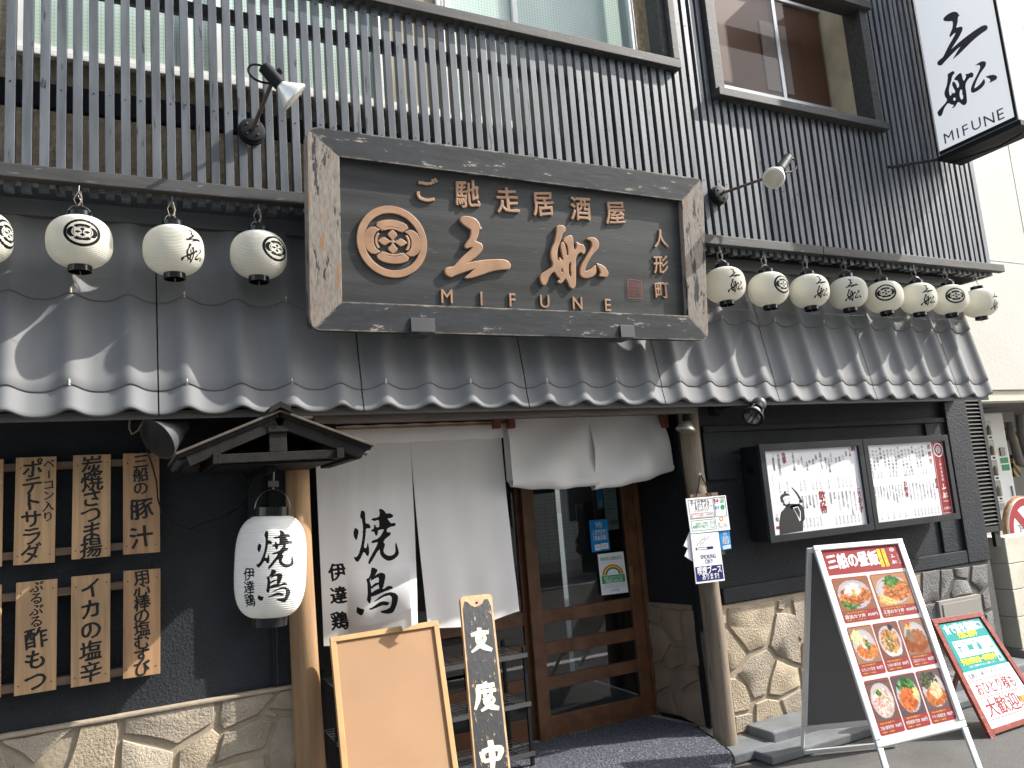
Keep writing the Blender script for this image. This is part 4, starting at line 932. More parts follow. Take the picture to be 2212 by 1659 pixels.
MB().box(txl + .02, txr - .02, YF + .08, YB, tz - .026, tz - .019).build('hood_ceiling', BLACKP, gh)
lx = onY(585, 1222, -.5)
MB().box(lx[0] - .03, lx[0] + .03, -.09, -.031, lx[2] - .28, tz + .03).build('back_post', BLACKP, gh, bevel=.003)
MB().box(lx[0] - .012, lx[0] + .012, -.60, -.091, tz - .055, tz - .03).build('hanging_arm', BLACKP, gh)
bt = thing('yakitori_lantern', 'big white barrel lantern with black brush characters under the gabled hood', 'lantern', (lx[0], -.5, lx[2]))
BR_, BH = .146, .415
WL = BR_ * math.pi * 170 / 180; q = Flat(WL, BH); mb = MB()
for G, v, h, key in ((G_YAKI, .33, .155, 'yaki'), (G_TORI, .68, .135, 'tori')): logo(q, mb, G, .52, v, h, 0, key=key, sx=1.12)
for i, ch in enumerate('伊達鶏'): place(q, mb, ch, .27, .56 + .125 * i, .055, 0, br=.8, bold=.02)
o = lantern_body(BR_, BH, 46, mb, WL, BH, PAPERW, bt, sq=3.2, cap_r=.52, nx=300, rib=.03)
for sgn, nm in ((1, 'top_ring'), (-1, 'bottom_ring')):
    z = sgn * BH / 2; MB().lathe((0, 0, z - sgn * .004), (0, 0, z + sgn * .038), [(0, .070), (.02, .0735), (1, .0735), (1.0, .068), (.5, .066), (.5, .001)], 32).build(nm, BLACKG, bt, smooth=True, origin=(0, 0, 0))
h_ = MB(); h_.tube([(.073 * math.cos(a), 0, BH / 2 + .03 + .085 * math.sin(a)) for a in np.linspace(0, math.pi, 16)], .0022, 5); h_.tube([(0, 0, BH / 2 + .115), (0, 0, BH / 2 + .20)], .004, 6); h_.box(-.022, .022, -.02, .02, BH / 2 + .125, BH / 2 + .15)
h_.build('handle', STEEL, bt, origin=(0, 0, 0))
for c in bt.children: c.location = (0, 0, 0)
bt.rotation_euler = (0, R_(3.5), R_(4) - math.atan2(lx[0], 3.5))

# ---- wall conduit and under-eave fittings
MB().tube([onY(598, 1335, -.04), onY(599, 1400, -.04), onY(601, 1478, -.045)], .008, 8).build('wall_conduit', STUCCO, smooth=True, **tg('thin painted conduit running down the stucco below the big lantern', 'conduit'))
fl = thing('floodlight', 'grey cone floodlight tucked under the eave, left of the gabled hood', 'floodlight', onY(375, 940, -.2))
MB().lathe(onY(395, 915, -.2), onY(340, 950, -.27), [(0, .035), (.05, .045), (.3, .052), (.35, .06), (1, .098), (1.0, .092), (.8, .07)], 28).build('lamp_cone', GREYP, fl, smooth=True)
MB().lathe(onY(418, 903, -.18), onY(395, 915, -.2), [(0, .03), (.2, .036), (1, .036)], 20).build('lamp_socket', BLACKP, fl, smooth=True)
MB().tube([onY(386, 888, -.2), onY(388, 905, -.2), onY(398, 912, -.2)], .012, 8).build('hinge', ALU, fl)
MB().tube([onY(*zg(20, 250), -.26) if False else onY(281, 898, -.25), onY(279, 925, -.25), onY(285, 938, -.25), onY(298, 930, -.25), onY(310, 908, -.25), onY(328, 900, -.25)], .004, 6).build('loose_cable', WIREM, smooth=True, **tg('pale loop of loose cable dangling under the eave left of the floodlight', 'cable'))
jb = thing('junction_fitting', 'small dark junction fitting under the eave beside the cable loop', 'fitting', onY(292, 905, -.2)); c = onY(291, 905, -.2)
MB().box(c[0] - .03, c[0] + .03, c[1] - .02, c[1] + .03, c[2] - .02, c[2] + .025).build('body', BLACKP, jb, bevel=.004); MB().box(c[0] - .006, c[0] + .02, c[1] - .026, c[1] - .021, c[2] - .005, c[2] + .015).build('tag', WHITEP, jb)
c = onY(662, 895, -.28); ms = thing('ac_sensor_box', 'small cream box with blue mark on top of the left log post', 'box', c)
MB().box(c[0] - .045, c[0] + .045, c[1], c[1] + .06, c[2] - .018, c[2] + .025).build('body', CREAM, ms, bevel=.01); MB().box(c[0] - .01, c[0] + .015, c[1] - .001, c[1] - .0003, c[2] - .004, c[2] + .012).build('mark', BLUE, ms)
c = onY(705, 912, -.15); MB().lathe((c[0] - .01, c[1], c[2] + .05), (c[0] + .01, c[1], c[2] - .04), [(0, .02), (.3, .035), (1, .04)], 16).build('speaker', BLACKP, smooth=True, **tg('black canister fitting hanging beside the curtain pole at the left end', 'fitting'))
# globe spotlight and bare bulb at the right post
gs = thing('globe_spotlight', 'black ball-jointed spotlight with caged silver bulb above the menu case', 'spotlight', onY(1632, 880, -.3))
zl2 = lambda x, y: (1152.1 + x * .248, 850.3 + y * .248)
pa = onY(*zl2(1575, 130), -.002); MB().lathe(pa, pa + np.array([0, -.05, 0]), [(0, .055), (.4, .055), (.5, .05), (1, .045)], 28).build('mounting_disc', BLACKP, gs, smooth=True)
pb = Vector(onY(*zl2(1965, 90), -.36)); MB().tube([Vector(pa) + Vector((0, -.03, 0)), Vector(onY(*zl2(1880, 75), -.33)), pb], .012, 10).build('arm', BLACKP, gs, smooth=True)
mb = MB(); mb.lathe(pb + Vector((0, 0, .045)), pb - Vector((0, 0, .045)), [((1 - math.cos(a)) / 2, .045 * math.sin(a)) for a in np.linspace(.02, math.pi - .02, 16)], 24); mb.build('ball_joint', GREYP, gs, smooth=True)
ax = (Vector(onY(*zl2(1885, 250), -.43)) - pb).normalized()
for i in range(3): MB().lathe(pb + ax * (.035 + i * .012), pb + ax * (.043 + i * .012), [(0, .035), (.1, .045), (.9, .045), (1, .035)], 24).build('cooling_fin', BLACKP, gs, smooth=True)
rimc = pb + ax * .155; MB().lathe(pb + ax * .06, rimc, [(0, .02), (.2, .032), (.8, .055), (.95, .057), (1, .050)], 28).build('reflector_bulb', SILVER, gs, smooth=True)
mb = MB(); mb.lathe(rimc - ax * .012, rimc, [(0, .06), (.02, .068), (1, .068), (1, .058), (0, .058)], 28)
s1 = ax.orthogonal().normalized(); s2 = ax.cross(s1)
for i in range(4): dd = s1 * math.cos(i * math.pi / 2 + .6) + s2 * math.sin(i * math.pi / 2 + .6); mb.tube([pb + ax * .06 + dd * .040, rimc + dd * .062], .004, 6)
mb.build('bulb_cage', BLACKP, gs, smooth=True)
bb = thing('hanging_bulb', 'bare reflector bulb in black socket hanging in front of the right log post', 'bulb', onY(1483, 920, -.22))
a = Vector(onY(*zl2(1335, 170), -.22)); b = Vector(onY(*zl2(1340, 240), -.22)); c = Vector(onY(*zl2(1327, 330), -.22))
MB().lathe(a + Vector((0, 0, .045)), b, [(0, .018), (.2, .026), (1, .028)], 18).build('socket', BLACKP, bb, smooth=True)
MB().lathe(b, c, [(0, .022), (.15, .03), (.6, .055), (.88, .062), (1, .055)], 28).build('reflector_bulb', OLDBULB, bb, smooth=True)
MB().tube([a + Vector((0, 0, .02)), a + Vector((-.03, 0, .07)), a + Vector((-.055, -.01, .055)), a + Vector((-.05, -.01, .085)), a + Vector((.03, -.01, .12)), a + Vector((.07, 0, .115))], .0045, 7).build('cable', WIREM, bb, smooth=True)

# ---- noren curtains
YN = .10; ZN = 2.045
def noren_panel(name, x0, x1, zt, zb_, dx0, dx1, inkq, seed, parent, flap=False):
    W, H = x1 - x0, zt - zb_; nx, ny = int(W / .0045), int(H / .0045); rnd = random.Random(seed); ph = [rnd.uniform(0, 6) for _ in range(8)]
    ink = raster(inkq, W, H, nx, ny) if inkq else np.zeros((ny, nx))
    U, V = np.meshgrid(np.linspace(0, 1, nx), np.linspace(0, 1, ny))
    Xx = x0 + U * W + V ** 1.5 * (dx0 * (1 - U) + dx1 * U)
    Y = YN + .008 * np.sin(6 * U + ph[0] + 2 * V) * V + .0022 * np.sin(17 * U + ph[1] - 3 * V) * V ** .5 + .0007 * np.sin(43 * U + 9 * V) * (1 - V) ** 2 + .0012 * np.sin(21 * U * V + ph[3]) + .008 * np.sin(3 * V + ph[2])
    Y += .002 * np.sin(80 * V + 14 * U) * np.exp(-((V - .06) / .03) ** 2)
    if flap: g = np.clip((U - .25) / .68, 0, 1) ** 1.1 * np.clip((V - .66) / .25, 0, 1) ** 1.25; g *= 1 + .10 * np.sin(9 * U); Y -= .36 * g; Xx *= 1 - .088 * g; 
    Z = zt - V * H + .006 * np.sin(7 * U + ph[4]) * V
    if flap: Z = 1.6 + (Z - 1.6) * (1 - .088 * g) + .032 * g * np.clip((V - .6) / .4, 0, 1)
    Z += np.where(V > .5, (V - .5) * 2 * .02 * np.sin(4.5 * U + ph[5]), 0)
    return grid_obj(name, np.stack([Xx, Y, Z], -1), NOREN, parent, ink=ink)
nr = thing('noren_curtain', 'long white split door curtain with black brush characters on its left half', 'door curtain', (1.45, YN, 2.04))
xs0 = onY(890, 1000, YN)[0]; xL, xR = .885, onY(1090, 1000, YN)[0] - .0
z0_ = .93; W = xs0 - xL; H = ZN - z0_; fq = Flat(W, H); mb = MB()
def nuv(x, y): p = onY((1330 + x * .38578) * .54861, (1960 + y * .38578) * .54861, YN); return (p[0] - xL) / W, (ZN - p[2]) / H
for G, key, (xa1, ya1, xb1, yb1) in ((G_YAKI, 'yaki', (187, 108, 655, 650)), (G_TORI, 'tori', (205, 678, 677, 1192))):
    ua, va = nuv((xa1 + xb1) / 2, (ya1 + yb1) / 2); hh = (nuv((xa1 + xb1) / 2, yb1)[1] - nuv((xa1 + xb1) / 2, ya1)[1]) * H; logo(fq, mb, G, ua - .03, va, hh, 0, key=key)
for ch, (x, y), sz in zip('伊達鶏', ((468, 1415), (478, 1600), (488, 1800)), (.088, .088, .09)):
    p = onY((1100 + x * .4973) * .54861, (1550 + y * .4973) * .54861, YN); place(fq, mb, ch, (p[0] - xL) / W - .01, (ZN - p[2]) / H, sz * 1.05, 0, br=.9, bold=.03)
noren_panel('left_cloth', xL, xs0, ZN, z0_, .0, -.022, mb, 4, nr, flap=True)
noren_panel('right_cloth', xs0 + .0, xR - .005, ZN, z0_ + .02, .03, .02, None, 9, nr)
for i, (a, b) in enumerate(((xL, xR),)): 
    P = np.array([[(a + (b - a) * u, YN - .004 - .012 * math.sin(math.pi * v), ZN + .012 - .10 * v + .002 * math.sin(40 * u)) for u in np.linspace(0, 1, 160)] for v in np.linspace(0, 1, 10)]); grid_obj('pole_sleeve', P, NOREN, nr, ink=np.zeros(P.shape[:2]))
nf = thing('folded_noren_curtain', 'white door curtain folded up over its pole on the right', 'door curtain', (2.55, YN, 2.04))
def folded(x0, x1, seed, zlow0, zlow1, name, bulge=0):
    rnd = random.Random(seed); ph = rnd.uniform(0, 6); nu, nv = 110, 60; P = np.zeros((nv, nu, 3))
    for j in range(nv):
        v = j / (nv - 1)
        for i in range(nu):
            u = i / (nu - 1); zl_ = zlow0 + (zlow1 - zlow0) * u - .02 * math.sin(math.pi * u); zt = ZN + .02; h = zt - zl_
            # outline of a folded cloth: front side down, round the fold, back side up
            s_ = v * 2.12
            if s_ < 1: yy = -.035 - .05 * math.sin(s_ * 2.2) ** 1 - .012 * math.sin(5 * s_ + 7 * u + ph); zz = zt - s_ * (h - .03)
            elif s_ < 1.12: a_ = (s_ - 1) / .12 * math.pi; yy = -.035 - .05 * math.sin(2.2) * 1 - .0 + .03 * (1 - math.cos(a_)) ; zz = zl_ + .03 - .03 * math.sin(a_)
            else: yy = .03 - .02; zz = zl_ + .03 + (s_ - 1.12) * (h - .03)
            yy += .006 * math.sin(13 * u - 6 * v + ph * 2) * min(1, s_) + .007 * math.sin(7 * u + ph + 3 * v) + .002 * math.sin(19 * u + ph)
            P[j, i] = (x0 + (x1 - x0) * u + bulge * (s_ if s_ < 1 else 1) * u, YN + yy, zz + .003 * math.sin(18 * u + ph))
    return grid_obj(name, P, NOREN, nf, ink=np.zeros((nv, nu)))
xf = onY(1270, 1000, YN)[0]
folded(xR + .01, xf + .03, 1, 1.665, 1.645, 'left_fold'); folded(xf, 3.085, 2, 1.615, 1.70, 'right_fold', .06)
mb = MB(); mb.tube([(.85, YN, 2.035), (3.15, YN, 2.045)], .013, 10); mb.build('curtain_pole', PINE, smooth=True, **tg('thin wooden pole carrying both white door curtains', 'curtain pole'))
for px in (1071, 1102, 1433):
    c = onY(px, 915, .03); MB().box(c[0] - .02, c[0] + .02, .0, .05, c[2] - .03, 2.06).build('pole_bracket', REDWOOD, bevel=.004, **tg('red-brown wooden curtain bracket, ' + {1071: 'left one of the pair between the two curtains', 1102: 'right one of the pair between the two curtains', 1433: 'at the right end of the folded curtain'}[px], 'curtain bracket', 'brackets holding the curtain pole'))

# ---- sliding doors
YD0 = .47
def door(name, label, x0, x1, z0, z1, y, rails, stile, parent_lab, firstrail=1.12):
    t = thing(name, label, 'door', ((x0 + x1) / 2, y, z0), 'sliding entrance doors')
    for a, b in ((x0, x0 + stile), (x1 - stile, x1)): MB().box(a, b, y - .018, y + .018, z0, z1).build('stile', DOORW, t, bevel=.003)
    for a, b in rails: MB().box(x0 + stile + .0005, x1 - stile - .0005, y - .015, y + .015, a, b).build('rail', DOORW, t, bevel=.003)
    rr = sorted(rails)
    for (a, b), (c, d_) in zip(rr, rr[1:]): MB().box(x0 + stile - .004, x1 - stile + .004, y - .003, y + .002, b, c).build('pane', GLASS, t)
    return t
zd = lambda x, y: (932.6 + x * .38816, 1014.9 + y * .38816)        # zoom of the door area
dz = lambda x, y, Y=YD0: onY(*zd(x, y), Y)[2]
rails = [(dz(700, 1440) if False else .135, dz(900, 1275)), (dz(900, 1165), dz(900, 1095)), (dz(900, 985), dz(900, 910)), (dz(870, 820), dz(870, 745)), (2.04, 2.12)]
rails = [(.14, .265), (dz(900, 1170), dz(900, 1100)), (dz(880, 990), dz(880, 918)), (dz(870, 818), dz(870, 745)), (2.04, 2.12)]
xd0, xd1 = onY(*zd(600, 1100), YD0)[0] - .04, onY(*zd(1180, 1000), YD0)[0] + .02
d1 = door('sliding_door', 'right brown sliding door with glass panes and notices on it', xd0, xd1, .135, 2.12, YD0, rails, .085, '')
d2 = door('sliding_door', 'left brown sliding door mostly hidden behind the long curtain and boards', xd0 - .86, xd0 + .06, .135, 2.12, YD0 + .05, rails, .085, '')
hb = onY(*zd(1112, 590), YD0 - .02); MB().box(hb[0] - .014, hb[0] + .014, YD0 - .022, YD0 - .0185, hb[2] - .06, hb[2] + .06).build('handle', M('brass', (.35, .22, .07), .35, .2, 9, metal=.6), d1, bevel=.002)
fr = thing('door_frame', 'brown wooden frame round the sliding doors', 'door frame', (2.2, YD0, .13))
MB().box(xd1 + .002, xd1 + .05, YD0 - .045, YD0 + .08, .13, 2.13).build('jamb', DOORW, fr, bevel=.004)
MB().box(xd0 - .95, xd0 - .865, YD0 - .045, YD0 + .09, .13, 2.13).build('jamb', DOORW, fr, bevel=.004)
MB().box(xd0 - .95, xd1 + .05, YD0 - .05, YD0 + .09, .1305, .1345).build('threshold', ALU, fr)
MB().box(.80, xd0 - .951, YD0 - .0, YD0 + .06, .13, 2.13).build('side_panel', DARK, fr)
# notices on the door glass
def notice(c4, Y, name, label, fn, mats, cat='notice', th=.002):
    Qn = QY(*c4, Y); t = thing(name, label, cat, Qn.at(.5, 1)); mb = MB(); Qn.slab(mb, 0, 0, 1, 1, -th, 0); mb.build('sheet', mats[0], t)
    mb = MB(); fn(Qn, mb); mb.build('print', mats, t); return t, Qn
zn = lambda x, y: (1152.1 + x * .248, 850.3 + y * .248)
def f_blue(Q, mb):
    Q.rect(mb, .18, .78, .50, .96, .0006, 1); Q.rect(mb, .53, .76, .93, .94, .0006, 1)
    htext(Q, mb, 'GoTo', .33, .68, .12, .032, .0008, 1, bold=.03); htext(Q, mb, 'トラベル', .34, .68, .22, .02, .0008, 1); htext(Q, mb, '地域共通', .25, .83, .36, .020, .0008, 1)
    htext(Q, mb, 'クーポン', .22, .84, .46, .031, .0008, 1, bold=.02); htext(Q, mb, '取扱店舗', .22, .84, .58, .031, .0008, 1, bold=.02)
    for u in (.15, .9): Q.rect(mb, u, .32, u + .015, .66, .0008, 1)
    for v in (.83, .88): Q.rect(mb, .22, v, .46, v + .012, .0012, 2); Q.rect(mb, .58, v - .02, .85, v - .01, .0012, 2)
notice([zn(485, 1105), zn(642, 1093), zn(668, 1362), zn(512, 1382)], YD0 - .022, 'blue_coupon_notice', 'small blue coupon notice stuck on the door glass', f_blue, [BLUE, WHITET, INK])
def f_rain(Q, mb):
    htext(Q, mb, '感染防止徹底宣言', .08, .92, .13, .026, .0008, 1, bold=.02); Q.rect(mb, .08, .23, .92, .232, .0008, 4)
    for i, (m_, r) in enumerate(((3, .40), (5, .365), (6, .33), (1, .295), (2, .26))): Q.ell(mb, .5, .53, r, r * .62, .0008 + i * .0001, m_, inner=.88, n=24, a0=180, a1=360)
    Q.rect(mb, .06, .54, .94, .73, .0008, 1); htext(Q, mb, '新型コロナウイルス', .14, .88, .60, .023, .0012, 0, bold=.02); htext(Q, mb, '感染拡大防止中', .18, .84, .68, .025, .0012, 0, bold=.02)
    Q.rect(mb, .06, .83, .94, .837, .0008, 1); htext(Q, mb, 'ご馳走居酒屋 三船 人形町店', .1, .9, .78, .014, .0008, 4); Q.ell(mb, .4, .91, .025, .018, .0008, 1); htext(Q, mb, '東京都', .46, .66, .91, .02, .0008, 4)
notice([zn(560, 1400), zn(782, 1375), zn(828, 1730), zn(597, 1758)], YD0 - .024, 'rainbow_notice', 'white notice with rainbow arch stuck low on the door glass', f_rain, [PAPER, GREEN, NAVY, M('p_red2', (.5, .08, .03), .5), GREYT, ORANGE, YELL])
def f_doc(Q, mb):
    for i in range(9): Q.rect(mb, .12, .08 + i * .07, .3 + .5 * ((i * 7) % 5) / 5, .09 + i * .07, .0006, 1)
    htext(Q, mb, '営業時間', .25, .95, .86, .035, .0008, 1)
notice([zn(600, 760), zn(712, 750), zn(745, 1178), zn(640, 1192)], YD0 + .008, 'paper_notice', 'grey typed paper taped inside the door glass, above the rainbow notice', f_doc, [GREYT, INK])
notice([zn(545, 760), zn(597, 755), zn(612, 1000), zn(560, 1008)], YD0 + .010, 'blue_notice_edge', 'blue sheet behind the typed paper inside the door', lambda Q, mb: Q.rect(mb, .3, .7, .9, .95, .0006, 1), [BLUE, GREYT])

# ---- doormat
gy = [(-.62, .003), (-.55, .045), (-.3, .06)]
mt = MB(); Pm = []
mxl, mxr = .95, 3.02
def matz(y): return .137 + .012 if y > -.02 else (.137 + .012 - (.085) * min(1, (-.02 - y) / .33))
poly = [(xd0 - .9, YD0 - .06), (xd1 + .0, YD0 - .06), (3.12, .03), (3.10, -.10), (3.10, -.28), (3.06, -.36), (2.95, -.41), (1.0, -.41), (.9, .0)]
ny_, nx_ = 90, 260; P = np.zeros((ny_, nx_, 3)); rnd = np.random.RandomState(3); nz = rnd.rand(ny_, nx_) * .006
for j in range(ny_):
    y = (YD0 - .06) - (YD0 - .06 + .47) * j / (ny_ - 1)
    xr_ = 3.02 + (3.12 - 3.02) * min(1, (YD0 - .06 - y) / .35) if y > .05 else 3.09 - (max(0, -.22 - y) / .25) ** 2 * .22
    for i in range(nx_):
        x = .92 + (xr_ - .92) * i / (nx_ - 1); P[j, i] = (x, y, matz(y) + nz[j, i] - (.010 if (i > nx_ - 3 or j > ny_ - 3) else 0))
dm = thing('doormat', 'large dark blue-grey looped doormat before the sliding doors', 'doormat', (2, 0, .14))
grid_obj('pile', P, MATM, dm)
mb = MB(); Pb = P.copy(); Pb[..., 2] -= .012
edge = [P[j, nx_ - 1] for j in range(ny_)] + [P[ny_ - 1, i] for i in range(nx_ - 1, -1, -4)]; mb.tube([Vector(p) + Vector((.004, 0, -.006)) for p in edge[::3]], .009, 6); mb.build('rubber_edge', BLACKP, dm, smooth=True)
struct('entrance_ramp', MB().hexa([(.86, -.46, .0), (3.0, -.46, .0), (3.0, -.001, .0), (.86, -.001, .0), (.86, -.40, .035), (3.0, -.40, .035), (3.0, -.001, .125), (.86, -.001, .125)]), CONC)

# ---- boards leaning at the entrance
zb4 = lambda x, y: (603.5 + x * .2728, 1206.9 + y * .2728)
def leanq(tl, tr, br, bl, yt, yb):
    a = onY(*tl, yt); zt = a[2]; b = onY(*bl, yb); v = np.array([0, b[1] - a[1], b[2] - a[2]]); n = _n(np.array([0, v[2], -v[1]])); n = n if n[1] < 0 else -n
    return Quad(*[onP(*q, a, n) for q in (tl, tr, br, bl)])
QB = leanq(zb4(400, 625), zb4(1255, 488), zb4(1415, 1657), zb4(500, 1717), -.22, -.46)
QB = Quad(QB.c[0], QB.c[1], QB.c[2] + (QB.c[2] - QB.c[1]) * .22, QB.c[3] + (QB.c[3] - QB.c[0]) * .17)
lb = thing('blank_board', 'blank tan hardboard sign back with pine edging leaning under the curtain', 'board', QB.at(.5, 1))
mb = MB(); QB.slab(mb, .03, .02, .97, .98, -.012, -.006); mb.build('panel', BOARD, lb)
mb = MB(); QB.frame(mb, 0, 0, 1, 1, .026, -.02, .006); mb.build('edging', PINE, lb, bevel=.002)
zs_ = zb4
QS = leanq(zb4(1430, 300), zb4(1680, 275), zb4(1830, 1657), zb4(1550, 1680), -.16, -.46)
QS = Quad(QS.c[0], QS.c[1], QS.c[2] + (QS.c[2] - QS.c[1]) * .10, QS.c[3] + (QS.c[3] - QS.c[0]) * .10)
st = thing('preparing_sign', 'tall narrow worn black board with white characters, leaning at the door', 'sign board', QS.at(.5, 1))
mb = MB(); r = .12; ry = r * QS.W / QS.H; pts = [(r * (1 - math.cos(t)) * 1, ry * (1 - math.sin(t))) for t in np.linspace(0, math.pi / 2, 6)] + [(1 - r * (1 - math.sin(t)), ry * (1 - math.cos(t))) for t in np.linspace(0, math.pi / 2, 6)] + [(1, 1), (0, 1)]
QS.poly(mb, pts, -.022, off=.022); mb.build('board', CEDAR2, st, bevel=.002)
mb = MB(); QS.poly(mb, [(.05, .075), (.12, .03), (.22, .035), (.30, .055), (.42, .068), (.55, .064), (.68, .052), (.74, .03), (.86, .03), (.94, .07), (.945, .995), (.04, .995)], .0008); mb.build('worn_paint', STANDB, st)
mb = MB(); mb.lathe(QS.at(.5, .045, .0005), QS.at(.5, .045, .002), [(0, .006), (1, .006)], 10); mb.build('nail_hole', BLACKG, st)
STROKES = {'支': [[(.12,.30,.05),(.5,.24,.07),(.88,.25,.05)],[(.50,.04,.07),(.48,.2,.07),(.46,.42,.05)],[(.28,.44,.05),(.66,.42,.08),(.50,.68,.07),(.08,.96,.03)],[(.32,.50,.05),(.55,.75,.09),(.95,.94,.05)]],
 '度': [[(.5,.0,.06),(.54,.10,.06)],[(.16,.16,.06),(.88,.12,.06)],[(.22,.18,.07),(.20,.55,.07),(.04,.92,.03)],[(.32,.34,.05),(.92,.30,.05)],[(.46,.24,.05),(.46,.52,.05)],[(.72,.22,.05),(.70,.50,.05)],[(.46,.52,.05),(.70,.50,.05)],[(.36,.62,.05),(.76,.60,.07),(.60,.80,.06),(.26,.98,.03)],[(.40,.66,.05),(.62,.84,.08),(.96,.94,.05)]],
 '中': [[(.50,.0,.08),(.52,.5,.09),(.48,1.0,.05)],[(.14,.34,.07),(.16,.50,.07),(.20,.68,.05)],[(.16,.36,.06),(.5,.28,.06),(.86,.30,.08),(.82,.48,.07),(.74,.62,.05)],[(.20,.66,.05),(.5,.62,.05),(.76,.60,.05)]]}
def strokes(Q, mb, ch, u, v, sz, d, mi=0, wf=1.0):
    for kx, st_ in enumerate(STROKES[ch]):
        P = []
        for i in range(len(st_) - 1):
            p0, p1, p2, p3 = [np.array(st_[max(0, min(len(st_) - 1, j))]) for j in (i - 1, i, i + 1, i + 2)]
            for t in np.linspace(0, 1, 6, endpoint=(i == len(st_) - 2)): P.append(.5 * ((2 * p1) + (-p0 + p2) * t + (2 * p0 - 5 * p1 + 4 * p2 - p3) * t * t + (-p0 + 3 * p1 - 3 * p2 + p3) * t ** 3))
        L = []; Rr = []
        for i, p in enumerate(P):
            a = P[max(0, i - 1)]; b = P[min(len(P) - 1, i + 1)]; dx, dy = b[0] - a[0], b[1] - a[1]; l_ = math.hypot(dx, dy) or 1; w_ = p[2] * wf * 1.35
            L.append((p[0] - dy / l_ * w_, p[1] + dx / l_ * w_)); Rr.append((p[0] + dy / l_ * w_, p[1] - dx / l_ * w_))
        n = len(P); V = [Q.at(u + (x - .5) * sz / Q.W, v + (y - .5) * sz / Q.H, d + kx * .0002) for x, y in L + Rr]
        mb.add(V, [(i, i + 1, n + i + 1, n + i) for i in range(n - 1)], mi)
for ch, (x, y), sz in (('支', (1595, 640), .128), ('度', (1648, 1090), .135), ('中', (1685, 1560), .135)):
    p = onP(*zb4(x, y), QS.at(.5, .5), QS.n); v = np.dot(p - QS.at(.5, 0), _n(QS.at(.5, 1) - QS.at(.5, 0))) / QS.H; mb = MB(); strokes(QS, mb, ch, .5, v, sz, .0018); mb.build('letter', M('cream_letter', (.66, .60, .46), .6, .12, 18), st)

# ---- wire display shelves behind the boards
rk = thing('wire_rack', 'low black steel rack with wire shelves behind the leaning boards', 'rack', (1.4, .15, .13))
RX0, RX1, RY0, RY1 = .92, 2.0, .06, .34
for x in (RX0, RX1 - .02):
    for y in (RY0, RY1): MB().box(x, x + .018, y, y + .018, .135, .78).build('leg', BLACKP, rk)
for z in (.22, .48, .74):
    MB().box(RX0, RX1, RY0 - .012, RY0 - .001, z - .014, z + .008).build('shelf_edge', STEEL, rk)
    mb = MB()
    for i in range(7): y = RY0 + (RY1 - RY0) * i / 6; mb.tube([(RX0, y, z), (RX1, y, z)], .0025, 4)
    for i in range(14): x = RX0 + (RX1 - RX0) * i / 13; mb.tube([(x, RY0, z + .004), (x, RY1, z + .004)], .0025, 4)
    mb.build('wire_shelf', STEEL, rk)

# ---- boards hung on the right post
def hung(c4, Y, name, label, fn, mats, cat='hanging sign'): return notice(c4, Y, name, label, fn, mats, cat, .005)
c = onY(*zn(1455, 700), -.165); hb_ = thing('hanging_backboard', 'small wooden backboard hung by black cord on the right log post', 'board', c)
QH = QY(zn(1365, 880), zn(1605, 858), zn(1672, 1400), zn(1440, 1430), -.17); mb = MB(); QH.slab(mb, 0, 0, 1, 1, -.012, 0); mb.build('board', BATTEN, hb_)
mb = MB()
for x, y in ((1418, 900), (1552, 890)): mb.tube([onY(*zn(1453, 700), -.172), onY(*zn((1453 + x) / 2 + 4, 800), -.176), onY(*zn(x, y), -.176)], .0035, 6)
mb.build('cord', BLACKG, hb_); MB().lathe(onY(*zn(1453, 700), -.16), onY(*zn(1453, 700), -.185), [(0, .007), (1, .009)], 8).build('peg', WHITEP, hb_)
